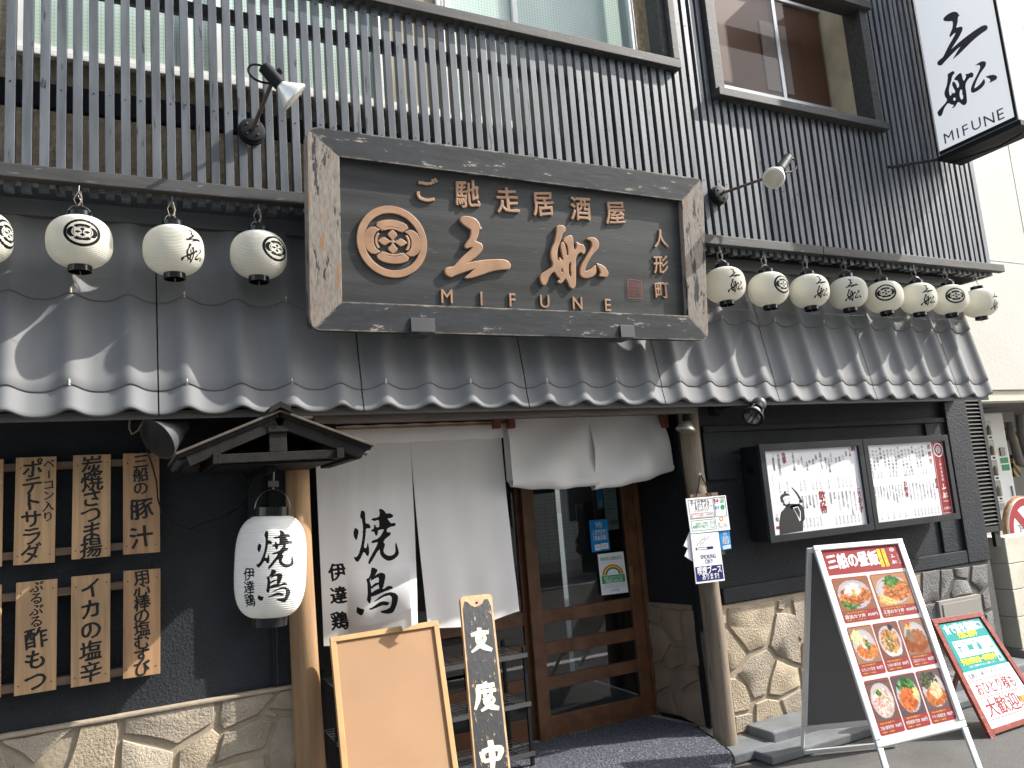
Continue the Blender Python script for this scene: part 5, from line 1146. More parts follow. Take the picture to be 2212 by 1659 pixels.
def f_take(Q, mb):
    Q.frame(mb, .04, .05, .66, .60, .003, .0004, .0008, 1); Q.frame(mb, .68, .03, .97, .60, .003, .0004, .0008, 1)
    htext(Q, mb, 'テイクアウト', .09, .58, .15, .040, .001, 1, bold=.025); htext(Q, mb, '&デリバリー', .19, .64, .27, .038, .001, 1, bold=.02); htext(Q, mb, '(ご注文承ります)', .16, .54, .37, .016, .001, 1)
    Q.frame(mb, .07, .44, .62, .57, .002, .0004, .0008, 2); htext(Q, mb, '各アプリにも出店中', .09, .38, .50, .019, .001, 2, bold=.02); htext(Q, mb, '出前館', .44, .60, .50, .013, .001, 1)
    Q.frame(mb, .04, .64, .66, .94, .003, .0004, .0008, 3); htext(Q, mb, '当店のレジ袋は', .14, .46, .74, .020, .001, 3, bold=.015); htext(Q, mb, '無償配布が可能です。', .07, .50, .83, .020, .001, 3, bold=.015)
    Q.line(mb, [(.52, .70), (.53, .88), (.62, .88), (.63, .70), (.60, .70), (.60, .76), (.555, .76), (.55, .70), (.52, .70)], .0025, .001, 3)
    for (u, v, m_, tx, tm) in ((.74, .12, 2, 'P', 2), (.88, .16, 3, 'Pay', 0), (.74, .33, 5, '支', 0), (.88, .33, 3, '✓', 0)):
        if tx == 'P': Q.rect(mb, u - .05, v - .045, u + .05, v + .05, .0010, 2); place(Q, mb, 'P', u, v, .03, .0014, 0, bold=.03)
        elif m_ == 3 and tx != 'Pay': Q.ell(mb, u, v, .052, .052 * Q.W / Q.H, .001, 3)
        else: Q.rect(mb, u - .05, v - .045, u + .05, v + .045, .001, m_); (htext(Q, mb, tx, u - .04, u + .04, v, .022, .0014, 0) if tx != '✓' else None)
    htext(Q, mb, 'LINE', .83, .94, .07, .015, .001, 1); htext(Q, mb, 'PayPay', .69, .79, .205, .009, .001, 1)
    Q.ell(mb, .81, .66, .05, .05 * Q.W / Q.H, .001, 4, inner=.6)
    for i, s_ in enumerate(('各種クレジットカード', 'QRコード決済も', 'ご利用いただけます')): htext(Q, mb, s_, .70, .95, .79 + i * .055, .011, .001, 1)
hung([zn(1328, 915), zn(1675, 885), zn(1715, 1185), zn(1372, 1220)], -.19, 'takeout_sign', 'white takeout and delivery card with payment logos, topmost on the right post', f_take, [PAPER, INK, RED, GREEN, ORANGE, BLUE])
def f_smoke(Q, mb):
    Q.rect(mb, .12, .275, .16, .335, .001, 1); Q.rect(mb, .19, .28, .56, .288, .001, 1); Q.rect(mb, .19, .325, .56, .333, .001, 1); Q.rect(mb, .19, .288, .20, .325, .001, 1); Q.rect(mb, .52, .28, .74, .333, .001, 2)
    for dx in (0, .13): Q.line(mb, [(.16 + dx, .255), (.20 + dx, .21), (.28 + dx, .19), (.33 + dx, .15), (.36 + dx, .13), (.46 + dx, .115), (.50 + dx, .065)], .0028, .001, 1)
    htext(Q, mb, 'SMOKING', .25, .80, .475, .036, .001, 2, bold=.012); htext(Q, mb, 'OK!!', .39, .66, .575, .036, .001, 2, bold=.012)
    Q.rect(mb, .03, .665, .97, .96, .001, 2); htext(Q, mb, '喫煙ブース', .08, .94, .755, .050, .0014, 0, bold=.03, br=.5); htext(Q, mb, 'あります!!', .22, .82, .88, .040, .0014, 0, bold=.02, br=.4)
hung([zn(1370, 1225), zn(1612, 1205), zn(1668, 1628), zn(1418, 1658)], -.188, 'smoking_sign', 'white smoking-ok card with navy footer, lowest on the right post', f_smoke, [PAPER, INK, NAVY])
hung([zn(1618, 1200), zn(1708, 1192), zn(1726, 1352), zn(1640, 1365)], -.183, 'small_blue_coupon_card', 'small blue coupon card sticking out right of the smoking card', f_blue, [BLUE, WHITET, INK])
for c4, lb_ in (([zn(1362, 1200), zn(1372, 1225), zn(1385, 1370), zn(1310, 1325)], 'upper'), ([zn(1345, 1350), zn(1388, 1370), zn(1392, 1465), zn(1318, 1415)], 'lower')):
    Qn = QY(*c4, -.178); mb = MB(); Qn.slab(mb, 0, 0, 1, 1, -.003, 0); mb.build('tilted_card', PAPER, **tg(lb_ + ' of two white cards peeking out left of the smoking card', 'card', 'white cards behind the smoking card'))

# ---- menu light case on the wall
mc = thing('menu_case', 'black wall case with two glazed doors showing the handwritten menu', 'menu case', (4.5, -.2, 1.2))
YM = -.20; zm = lambda x, y: (1563.5 + x * .248, 905.2 + y * .248)
zt_, zb_ = 1.823, 1.197; mx0, mx1 = onY(*zm(350, 620), YM)[0], onY(*zm(2000, 500), YM)[0]; mxm = onY(*zm(1255, 560), YM)[0]
MB().box(mx0 + .005, mx1 - .005, YM + .02, -.023, zb_ + .005, zt_ - .005).build('case_body', BLACKP, mc, bevel=.004)
mb = MB()
for i in range(4): z = onX(*zm(280, 410 + i * 18), mx0)[2]; mb.box(mx0 - .001, mx0 + .0045, YM + .07, YM + .13, z - .006, z - .001)
mb.build('side_vent', BLACKG, mc)
FRM = M('case_frame', (.022, .026, .029), .4, .25, 6)
for kx, (a, b) in enumerate(((mx0, mxm - .003), (mxm + .003, mx1))):
    Qd = Quad((a, YM, zt_), (b, YM, zt_), (b, YM, zb_), (a, YM, zb_)); mb = MB(); Qd.frame(mb, 0, 0, 1, 1, .045, -.018, .006); dr = mb.build('case_door', FRM, mc, bevel=.002)
    Qc = Qd.sub(.045 / Qd.W, .045 / Qd.H, 1 - .045 / Qd.W, 1 - .045 / Qd.H, -.012); mb = MB(); Qc.slab(mb, 0, 0, 1, 1, -.002, 0); mb.build('menu_sheet', PAPER, dr)
    pr = MB()
    def colm(s_, u, v0, v1, sz, mi=1, bold=.02): vtext(Qc, pr, s_, u, v0, v1, sz, .0006, mi, br=.5, bold=bold)
    if kx == 0:
        for (s_, u, v0, n, sz, m_) in [('鍋', .955, .0, .06, .04, 2), ('もつ鍋', .915, .02, .13, .022, 1), ('追加', .87, .06, .12, .02, 1), ('もつ', .83, .1, .17, .02, 1), ('野菜', .79, .12, .19, .02, 1), ('出汁', .75, .13, .2, .02, 1), ('〆セット', .70, .06, .19, .02, 1), ('ちゃんぽん麺', .67, .13, .31, .02, 1), ('雑炊セット', .635, .12, .27, .02, 1), ('豆腐つゆしゃぶ', .585, .05, .26, .022, 1),
                ('追加', .535, .08, .14, .02, 1), ('豚肉', .50, .13, .2, .02, 1), ('葱', .46, .14, .18, .02, 1), ('そばつゆ', .43, .16, .27, .02, 1), ('〆セット', .38, .09, .2, .02, 1), ('そば', .345, .13, .19, .02, 1), ('下町どぜう丸鍋', .295, .04, .26, .022, 1), ('食事', .20, .03, .16, .042, 2), ('用心棒の塩おむすび', .145, .05, .30, .022, 1), ('三船の板蕎麦', .09, .06, .24, .022, 1), ('※別途消費税を頂いております。', .06, .25, .57, .010, 3)]: colm(s_, u, v0, n, sz, m_)
        for i, u in enumerate((.95, .875, .835, .79, .745, .635, .545, .505, .465, .38, .335, .20, .12)): colm(('一六〇〇円', '六八〇円', '六八〇円', '二〇〇円', '四五〇円', '一四〇〇円', '八五〇円', '三五〇円', '一〇〇円', '四五〇円', '一五二〇円', '四〇〇円', '七五〇円')[i], u, .38, .52, .015)
        colm('飲み物', .545, .54, .80, .062, 2, .03); colm('とりあえず', .955, .53, .85, .042, 2, .03)
        for i, s_ in enumerate(('生ビール', '日本酒各種', '焼酎各種', 'サワー各種', '果実酒各種', 'ハイボール')): colm(s_, .485 - i * .037, .57, .57 + .032 * len(s_), .019); colm(('五六〇円', '六一〇円', '五〇〇円', '四四〇円', '五〇〇円', '四四〇円')[i], .50 - i * .037, .84, .96, .015)
        for i, s_ in enumerate(('三船のポテトサラダ', '柚子たっぷりイカの塩辛', '鰹酒盗おろし添え', '紫馬糞の沖漬け', 'つぶ貝チャンジャ', '梅水晶', '胡麻塩胡瓜')): colm(s_, .90 - i * .044, .56, .56 + .029 * len(s_), .019); colm(('五八〇円', '四五〇円', '五五〇円', '五五〇円', '四五〇円', '四五〇円', '三八〇円')[i], .915 - i * .042, .86, .97, .015)
        # generic swordsman print
        for pl in ([(.06, 1.0), (.07, .86), (.10, .74), (.14, .70), (.17, .66), (.22, .65), (.27, .66), (.32, .68), (.34, .74), (.335, .85), (.31, .88), (.30, .99)], [(.115, .62), (.11, .56), (.13, .53), (.165, .52), (.20, .525), (.215, .56), (.20, .55), (.16, .555), (.14, .57), (.135, .63)], [(.15, .52), (.16, .495), (.18, .495), (.175, .52)],
                   [(.13, .66), (.14, .60), (.20, .58), (.212, .60), (.20, .66), (.17, .68)], [(.20, .68), (.26, .66), (.30, .66), (.31, .68), (.26, .70), (.21, .72)], [(.235, .455), (.25, .46), (.29, .52), (.315, .58), (.325, .62), (.31, .625), (.29, .57), (.26, .50)], [(.30, .62), (.33, .615), (.34, .645), (.315, .655), (.30, .64)]):
            Qc.poly(pr, pl, .0006, 1)
        Qc.poly(pr, [(.145, .60), (.195, .575), (.21, .60), (.195, .645), (.165, .655), (.148, .64)], .0009, 0); Qc.line(pr, [(.15, .595), (.17, .60)], .003, .0012, 1); Qc.line(pr, [(.185, .593), (.203, .59)], .003, .0012, 1); Qc.line(pr, [(.17, .64), (.195, .637)], .003, .0012, 1)
        Qc.poly(pr, [(.225, .70), (.28, .69), (.30, .76), (.29, .86), (.275, .87), (.26, .80)], .0009, 0); Qc.poly(pr, [(.232, .71), (.275, .70), (.292, .76), (.283, .84), (.266, .80)], .0012, 1)
        colm('三船', .055, .76, .84, .03); Qc.rect(pr, .035, .90, .07, .935, .0006, 2)
    else:
        for i, (s_, v0, sz, m_) in enumerate([('串焼き', .02, .042, 2), ('お好みの品をお申し付けください', .03, .010, 3), ('伊達鶏', .04, .024, 1), ('むねさび焼き', .06, .02, 1), ('ももタレ焼き', .07, .02, 1), ('合鴨', .04, .024, 1), ('ねぎまタレ焼き', .07, .02, 1), ('ももタレ焼き', .07, .02, 1), ('鴨肉入山椒つくね', .08, .02, 1), ('大山鶏', .03, .024, 1), ('ささみ塩焼き', .06, .02, 1), ('ぼんじり塩焼き', .06, .02, 1), ('ねぎま塩焼き', .06, .02, 1), ('むね塩焼き', .07, .02, 1), ('国産鶏', .03, .024, 1), ('はつ塩焼き', .06, .02, 1), ('せせり塩焼き', .06, .02, 1), ('うなぎ串蒲焼き', .05, .02, 1)]):
            u = .80 - i * .0455; colm(s_, u, v0, v0 + sz * 1.35 * len(s_) / Qc.H * .92, sz, m_)
        for i in range(11): colm(('三三〇円', '三三〇円', '三五〇円', '二五〇円', '三〇〇円', '二四〇円', '二八〇円', '二八〇円', '二六〇円', '二八〇円', '三五〇円')[i], (.72, .68, .54, .50, .46, .33, .29, .25, .14, .10, .04)[i], .34, .44, .015)
        colm('逸品', .835, .50, .64, .040, 2, .03); colm('お刺身', .42, .50, .72, .042, 2, .03)
        for i, s_ in enumerate(('三船のもつ煮込み', '大人の魚卵豆腐', 'プルプル酢モツ', '三船の玉子焼き', '三船のマチロカツ', '厚切りハムカツ', '殻付きホタテの', 'キムチマヨ焼き')): colm(s_, .785 - i * .045, .54, .54 + .032 * len(s_), .019); colm(('五〇〇円', '七七〇円', '七五〇円', '七三〇円', '九〇〇円', '五八〇円', '七七〇円', '七七〇円')[i], .80 - i * .044, .88, .98, .015)
        for i, s_ in enumerate(('サーモン刺し', 'サラダ仕立て', 'イカ刺し海苔醤油', '真鯛 煎酒風味', '炙りホタテ', 'とろろ梅醤油', '〆鯖わさび', '酢味噌和え', 'マチロブツ', '刺身盛り合わせ')): colm(s_, .365 - i * .037, .54, .54 + .030 * len(s_), .018); colm('八八〇円', .37 - i * .037, .88, .98, .015) if i % 2 == 0 else None
        Qr = Qc.sub(.84, -.012, 1.0, 1.0, .0008); Qr.rect(pr, 0, 0, 1, 1, 0, 2); Qr.frame(pr, .07, .015, .93, .985, .0025, .0002, .0004, 0)
        Qr.ell(pr, .5, .13, .40, .40 * Qr.W / Qr.H, .0006, 0, inner=.82); crest(Qr, pr, .5, .13, .027, .0006, 0); vtext(Qr, pr, 'ご馳走居酒屋', .5, .25, .56, .022, .0006, 0, br=.5, bold=.02)
        logo(Qr, pr, G_SAN, .5, .63, .042, .0006, 0, key='san'); logo(Qr, pr, G_FUNE, .5, .745, .05, .0006, 0, key='fune'); htext(Qr, pr, 'MIFUNE', .28, .72, .825, .014, .0006, 0); htext(Qr, pr, '人形町店', .18, .85, .92, .022, .0006, 0, bold=.02)
    pr.build('print', [PAPER, INK, RED, GREYT], dr)
    mb = MB(); Qc.rect(mb, 0, 0, 1, 1, .008); mb.build('glass', GLASSC, dr)

# ---- food pictures painted vertex by vertex
def food(kind, ny=46, nx=46, seed=0):
    r = np.random.RandomState(seed); V, U = np.meshgrid(np.linspace(-1, 1, ny), np.linspace(-1, 1, nx), indexing='ij'); C = np.zeros((ny, nx, 3))
    C[:] = np.array({0: (.30, .14, .07), 1: (.45, .25, .12), 2: (.32, .20, .12), 3: (.20, .10, .08), 4: (.30, .2, .12), 5: (.16, .10, .08), 6: (.10, .09, .10), 7: (.14, .11, .11)}[kind])
    C *= (1 + .15 * r.randn(ny, 1, 1) * .5)
    d = np.hypot(U / .92, (V - .02) / .88); C[d < 1] = (.52, .53, .55); C[(d < .92) & (d > .88)] = (.30, .36, .50) if kind in (0, 1, 4, 6) else (.46, .48, .5)
    def blobs(n, cu, cv, su, sv, cols, sz):
        su, sv = su * 1.12, sv * 1.12
        for _ in range(n):
            u, v = cu + su * r.uniform(-1, 1), cv + sv * r.uniform(-1, 1)
            if ((u - cu) / su) ** 2 + ((v - cv) / sv) ** 2 > 1: continue
            s1, s2, a = sz * r.uniform(.5, 1.2), sz * r.uniform(.4, 1), r.uniform(0, 3); du, dv = U - u, V - v; x = du * math.cos(a) + dv * math.sin(a); y = -du * math.sin(a) + dv * math.cos(a)
            m = (x / s1) ** 2 + (y / s2) ** 2 < 1; C[m] = np.array(cols[r.randint(len(cols))]) * r.uniform(.75, 1.25)
    fry = [(.42, .13, .03), (.52, .20, .05), (.30, .08, .02), (.60, .28, .08)]; grn = [(.05, .22, .03), (.10, .32, .05), (.03, .12, .02)]; wh = [(.80, .78, .72), (.75, .70, .62)]
    if kind == 0: blobs(120, -.35, .45, .45, .4, grn, .09); blobs(420, .05, .08, .75, .45, fry, .10); blobs(60, -.05, -.25, .32, .28, wh, .16); blobs(8, .0, .0, .06, .2, [(.85, .35, .05)], .09)
    if kind == 1: blobs(260, -.3, .5, .5, .35, [(.85, .55, .15), (.80, .40, .08), (.82, .70, .4)], .08); blobs(420, .2, .05, .65, .55, fry, .10); blobs(110, .05, -.55, .38, .3, grn, .10)
    if kind == 2: blobs(420, .1, .35, .75, .36, [(.60, .20, .05), (.70, .30, .08), (.45, .12, .03)], .09); blobs(200, -.45, -.45, .4, .35, [(.70, .80, .45), (.55, .70, .25), (.8, .85, .6)], .07); blobs(50, .15, -.15, .28, .3, wh, .15); blobs(20, .12, -.2, .12, .12, [(.75, .35, .1)], .1); blobs(30, .3, .05, .15, .25, grn, .09)
    if kind == 3: blobs(160, .1, .6, .55, .25, wh, .09); blobs(420, .0, .0, .62, .6, [(.40, .15, .04), (.62, .35, .12), (.25, .10, .03), (.7, .45, .2)], .09); blobs(80, -.1, .05, .2, .5, grn, .05); blobs(16, .3, -.75, .1, .1, [(.02, .03, .06)], .12)
    if kind == 4: blobs(300, -.15, .4, .8, .35, [(.30, .09, .02), (.26, .07, .02)], .2); blobs(260, .1, .0, .55, .35, [(.40, .16, .05), (.30, .12, .05)], .1); blobs(90, -.45, -.1, .2, .3, [(.18, .16, .08), (.3, .2, .1)], .1); blobs(18, -.35, -.7, .16, .12, [(.7, .08, .03), (.8, .6, .1)], .12)
    if kind == 5: blobs(420, .0, .1, .68, .6, [(.80, .55, .50), (.85, .72, .66), (.70, .25, .2), (.8, .78, .7), (.25, .42, .12), (.75, .5, .45)], .09); blobs(20, -.1, -.35, .15, .12, grn, .1)
    if kind == 6: blobs(130, -.0, -.5, .6, .35, grn + [(.03, .07, .03)], .12); blobs(260, -.1, .25, .6, .5, [(.55, .14, .03), (.45, .10, .02), (.65, .22, .06)], .13); blobs(26, .62, .05, .2, .3, [(.8, .7, .15), (.85, .8, .5)], .12)
    if kind == 7: blobs(120, -.2, -.5, .6, .35, [(.05, .07, .03), (.10, .16, .04), (.06, .03, .06)], .12); blobs(260, .05, .35, .7, .38, [(.42, .12, .03), (.50, .18, .05)], .14); blobs(150, .15, .05, .45, .35, [(.82, .62, .30), (.85, .75, .5), (.7, .45, .2)], .10)
    return np.clip(C * np.array([.92, .80, .78]), 0, 1)
def photo(Q, u0, v0, u1, v1, kind, parent, d=.0012):
    n = 46; P = np.array([[Q.at(u0 + (u1 - u0) * i / (n - 1), v0 + (v1 - v0) * j / (n - 1), d) for i in range(n)] for j in range(n)]); return grid_obj('dish_picture', P, PRINT, parent, col=food(kind, n, n, kind + 3))

# ---- aluminium menu stand
za = lambda x, y: (1663.4 + x * .3056, 1152 + y * .3056)
ZT, ZBm = 1.19, .25
_a, _b, _c = onZ(*za(300, 92), ZT), onZ(*za(928, 40), ZT), onZ(*za(757, 1527), ZBm); _nn = np.cross(_b - _a, _c - _a)
QA = Quad(_a, _b, onP(*za(1392, 1372), _a, _nn), _c)
af = thing('aluminium_menu_stand', 'silver A-frame stand with red lunch menu poster of rice bowls', 'menu stand', QA.at(.5, 1.2))
mb = MB(); QA.frame(mb, 0, 0, 1, 1, .034, -.012, .010); mb.build('front_frame', ALU, af, bevel=.005)
tu, tv = .028 / QA.W, .028 / QA.H; QP = QA.sub(tu, tv, 1 - tu, 1 - tv, 0)
mb = MB(); QP.slab(mb, 0, 0, 1, 1, -.006, 0); mb.build('poster', PINK, af)
TLb = onZ(*za(258, 100), ZT); dn = _n(QA.at(.5, 1) - QA.at(.5, 0))
legL = Vector(QA.at(.03, 1)); legR = Vector(QA.at(.97, 1)); dv = Vector(dn) * .27
for l_ in (legL, legR): MB().bar(l_, l_ + dv, .028, .018, QA.n).build('front_leg', ALU, af, bevel=.003)
# rear frame swung back towards the wall
hx = Vector(QA.at(0, .01)) + Vector((-.02, .03, 0)); hx2 = Vector(QA.at(1, .01)) + Vector((0, .03, 0))
bl_ = Vector(onY(*za(222, 1400), -.42)); leg_ = Vector(onY(*za(240, 1659), -.40)); bx = leg_ - hx; rgt = (hx2 - hx)
QR = Quad(hx, hx2, hx2 + (bl_ - hx), bl_)
mb = MB(); QR.frame(mb, 0, 0, 1, 1, .030, -.01, .012); mb.build('rear_frame', ALU, af, bevel=.004)
mb = MB(); QR.slab(mb, .03, .02, .97, .98, -.004, .002); mb.build('rear_panel', M('rear_grey', (.10, .10, .105), .5, .1, 3), af)
mb = MB(); d_ = (bl_ - hx).normalized()
for s_ in (bl_, bl_ + rgt): k_ = (s_.z - .01) / -d_.z; mb.bar(s_ + Vector((.012, 0, 0)), s_ + d_ * k_ + Vector((.012, 0, 0)), .026, .018)
mb.bar(bl_ + d_ * .12, bl_ + d_ * .12 + rgt, .02, .02); mb.build('rear_leg', ALU, af)
mb = MB()
mb2 = MB()
QP.rect(mb, 0, 0, 1, .155, .0006, 1)
htext(QP, mb, '三船の昼飯', .05, .70, .078, .098, .001, 0, bold=.05, br=.7)
for u in (.705, .765): QP.rect(mb, u, .025, u + .04, .135, .0009, 3)
vtext(QP, mb, '味噌汁お替り自由', .785, .028, .133, .011, .0013, 1); vtext(QP, mb, 'ごはん大盛り無料', .725, .028, .133, .011, .0013, 1)
crest(QP, mb, .895, .035, .013, .001, 0); logo(QP, mb, G_SAN, .88, .075, .022, .001, 0, key='san'); logo(QP, mb, G_FUNE, .88, .112, .026, .001, 0, key='fune'); vtext(QP, mb, 'ご馳走居酒屋', .945, .055, .13, .009, .001, 0)
def card(u0, v0, u1, v1, name, price, kind, sub='三船人気の逸品です'):
    r = .02; rv = r * QP.W / QP.H
    pts = []
    for (cu, cv, a0) in ((u1 - r, v0 + rv, -90), (u1 - r, v1 - rv, 0), (u0 + r, v1 - rv, 90), (u0 + r, v0 + rv, 180)):
        for t in range(0, 91, 30): pts.append((cu + r * math.cos(R_(a0 + t)), cv + rv * math.sin(R_(a0 + t))))
    QP.poly(mb, pts, .0008, 1); h = v1 - v0; w_ = u1 - u0
    photo(QP, u0 + .008, v0 + .006, u1 - .008, v0 + h * .76, kind, af)
    htext(QP, mb, name, u0 + .02, u0 + w_ * .62, v0 + h * .88, .024 if w_ > .35 else .019, .0013, 0, bold=.03, br=.3); htext(QP, mb, price, u0 + w_ * .68, u1 - .02, v0 + h * .88, .021, .0013, 0, bold=.025); htext(QP, mb, sub, u0 + .03, u0 + w_ * .7, v0 + h * .80, .009, .0013, 3); htext(QP, mb, '味噌汁・小鉢付', u0 + .03, u0 + w_ * .6, v0 + h * .955, .008, .0013, 3)
card(.035, .175, .485, .425, '醤油カツ丼', '850円', 0, '三船人形町名物です'); card(.515, .175, .97, .425, '王道のカツ丼', '850円', 1)
for i, (n_, p_, kd) in enumerate((('おろしカツ定食', '850円', 2), ('三船の鶏天丼', '800円', 3), ('三船のカツカレー', '850円', 4))): card(.03 + i * .322, .448, .335 + i * .322, .70, n_, p_, kd)
for i, (n_, p_, kd) in enumerate((('三船の豪快侍丼', '900円', 5), ('特製唐揚げ定食', '850円', 6), ('チキン南蛮定食', '900円', 7))): card(.03 + i * .322, .722, .335 + i * .322, .978, n_, p_, kd)
mb.build('poster_print', [WHITET, RED, PINK, YELL], af)

# ---- red wooden A-board
zw = lambda x, y: (2029.8 + x * .2726, 1206.9 + y * .2726)
tl = onZ(*za(1142, 608), .86); tr = onZ(*za(1490, 553), .86)
yb_ = -1.0
TLw = onY(*za(1142, 608), -.62); TRw = onY(*za(1492, 553), -.62); 
BRw = onY(*zw(880, 1240), -.86); BLw = onY(*zw(400, 1405), -.86)
QW = leanq(za(1142, 608), za(1492, 553), zw(880, 1240), zw(400, 1405), -.62, -.86)
wb = thing('red_wood_sign_stand', 'worn red wooden A-board with teal and white posters', 'sign stand', QW.at(.5, 1.3))
tw = .05
for nm, r in (('top_rail', (0, 0, 1, .045)), ('left_stile', (0, .0455, .075, 1.42)), ('right_stile', (.925, .0455, 1, 1.42)), ('bottom_rail', (.0755, .955, .9245, 1.0))):
    m_ = MB(); QW.slab(m_, *r, -.022, .0); m_.build(nm, REDFR, wb, bevel=.003)
m_ = MB(); QW.slab(m_, .0755, .0455, .9245, .9545, -.018, -.012); m_.build('backing', BLACKP, wb)
m_ = MB()
for u in (.06, .94): m_.bar(Vector(QW.at(u, .02)) + Vector((0, .03, 0)), Vector((QW.at(u, .02)[0] + .0, -.32, .03)), .028, .022)
m_.build('rear_leg', M('rear_leg_wood', (.16, .08, .045), .7, .3, 6), wb)
Qt = QW.sub(.10, .055, .90, .485, -.010)
mb = MB(); Qt.slab(mb, 0, 0, 1, 1, 0, .002, 0); mb.build('teal_poster', TEAL, wb)
mb = MB(); htext(Qt, mb, '食で皆を笑顔に!', .05, .95, .13, .062, .003, 0, bold=.055); htext(Qt, mb, '元気に営業中', .28, .74, .28, .042, .003, 2, bold=.05)
Qt.rect(mb, .08, .38, .96, .72, .003, 0)
for i, s_ in enumerate(('検温', 'マスク着用', '手指消毒', '取り分け箸')): Qt.ell(mb, .11 + i * .22, .43, .018, .018, .0034, 1); htext(Qt, mb, s_, .13 + i * .22, .22 + i * .22, .43, .014, .0034, 1)
Qt.poly(mb, [(.14, .49), (.22, .49), (.22, .53), (.19, .53), (.20, .62), (.16, .62), (.165, .53), (.14, .52)], .0034, 1); Qt.rect(mb, .36, .49, .48, .60, .0034, 1); Qt.line(mb, [(.32, .50), (.52, .50)], .002, .0034, 1); Qt.line(mb, [(.32, .59), (.52, .59)], .002, .0034, 1)
Qt.poly(mb, [(.58, .52), (.60, .50), (.60, .46), (.64, .46), (.64, .50), (.66, .52), (.66, .63), (.58, .63)], .0034, 1); Qt.line(mb, [(.67, .52), (.76, .56), (.74, .62), (.68, .60)], .002, .0034, 1); Qt.line(mb, [(.86, .58), (.92, .44)], .003, .0034, 1); Qt.line(mb, [(.88, .59), (.95, .45)], .003, .0034, 1); Qt.ell(mb, .88, .60, .06, .035, .0034, 1, n=16, a0=0, a1=180)
for i in range(4):
    for j in range(2): Qt.rect(mb, .10 + i * .22, .65 + j * .025, .22 + i * .22, .658 + j * .025, .0034, 3)
htext(Qt, mb, '予防対策を精一杯実施中', .05, .84, .81, .040, .003, 2, bold=.05); htext(Qt, mb, 'ご協力とご理解のほどよろしくお願いします。', .16, .78, .92, .014, .003, 0, bold=.02); Qt.rect(mb, .86, .72, .96, .94, .003, 0); Qt.rect(mb, .88, .82, .94, .90, .0034, 4)
mb.build('teal_print', [WHITET, TEAL, YELL, GREYT, GREEN], wb)
Qv = QW.sub(.085, .485, .915, .955, -.009); mb = MB(); Qv.slab(mb, 0, 0, 1, 1, 0, .002, 0); mb.build('white_poster', PAPER, wb)
mb = MB(); htext(Qv, mb, '気軽に一杯どうぞ', .06, .60, .09, .036, .003, 1, br=.6); htext(Qv, mb, 'おひとり様も', .08, .90, .33, .085, .003, 2, bold=.01); htext(Qv, mb, '大歓迎!!', .08, .82, .68, .11, .003, 2, bold=.01)
for v in (.17, .48, .86): Qv.rect(mb, .05, v, .88 if v != .17 else .80, v + .012, .003, 2)
Qv.poly(mb, [(.76, .60), (.95, .58), (.93, .86), (.80, .87)], .0034, 3); Qv.poly(mb, [(.74, .54), (.80, .50), (.92, .50), (.97, .55), (.95, .61), (.76, .62)], .0038, 0); Qv.line(mb, [(.90, .66), (.99, .62), (.99, .72), (.93, .74)], .02, .0042, 4)
mb.build('white_print', [WHITET, INK, RED, M('beer', (.72, .32, .03), .4), M('handskin', (.62, .38, .27), .5)], wb)
m_ = MB(); m_.bar((4.35, -.30, .0), (4.37, -.24, .32), .03, .03); m_.build('wooden_prop', M('prop', (.26, .14, .07), .7, .3, 6), **tg('short wooden leg of a prop standing behind the silver menu stand', 'prop'))

# ---- meter box on the stones
zx = lambda x, y: (1663.4 + x * .3056, 1152 + y * .3056)
Qm = QY(zx(1192, 485), zx(1480, 430), zx(1500, 600), zx(1205, 660), -.06); Qm = Quad(Qm.c[0], Qm.c[1], Qm.c[1] - np.array([0, 0, .34]), Qm.c[0] - np.array([0, 0, .34]))
mm = thing('meter_box', 'taupe steel meter box set in the grey stones behind the red A-board', 'meter box', Qm.at(.5, 1)); mb = MB(); Qm.slab(mb, 0, 0, 1, 1, -.05, 0); mb.build('housing', BEIGEM, mm, bevel=.003); mb = MB(); Qm.slab(mb, .07, .07, .93, .93, .0005, .006); mb.build('lid', BEIGEM, mm, bevel=.002)

# ---- louvred screen, block wall, neighbour
lv = thing('louvred_screen', 'dark bronze louvred metal screen at the right end of the building', 'louvre', (6.3, .1, .95))
LX0, LX1, LY = 6.06, 6.40, .06
lz0 = onY(2165, 1146, LY)[2]; lz1 = 2.2; LX1 = onY(2140, 1000, LY)[0]
MB().box(LX1 - .045, LX1, LY - .012, LY + .03, lz0, lz1).build('frame', BRONZE, lv, bevel=.002); MB().box(LX0, LX1 - .0455, LY - .010, LY + .03, lz0, lz0 + .045).build('frame', BRONZE, lv, bevel=.002)
MB().box(LX0, LX1 - .046, LY + .02, LY + .03, lz0 + .046, lz1).build('backing', BRONZE, lv)
n_ = 34; sp = (lz1 - lz0 - .06) / n_
for i in range(n_):
    z = lz0 + .06 + i * sp; m_ = MB(); m_.hexa([(LX0, LY - .012, z), (LX1 - .047, LY - .012, z), (LX1 - .047, LY + .018, z + sp * .55), (LX0, LY + .018, z + sp * .55), (LX0, LY - .010, z + .005), (LX1 - .047, LY - .010, z + .005), (LX1 - .047, LY + .019, z + sp * .55 + .005), (LX0, LY + .019, z + sp * .55 + .005)]); m_.build('blade', BRONZE, lv)
m_ = MB(); m_.box(LX1 - .10, LX1 - .03, LY, LY + .03, lz0 - .12, lz0 - .0005); m_.build('support_leg', BRONZE, lv)
bw = thing('block_wall', 'low cream concrete-block wall beside the right end of the building', 'wall', (6.6, 0, 0))
cb = onX(2169, 1160, 6.42); BY = cb[1]; BZ = cb[2]; hB = [BZ]
for yy in (1219, 1275, 1334, 1403): hB.append(onX(2178 + (yy - 1219) * .18, yy, 6.42)[2])
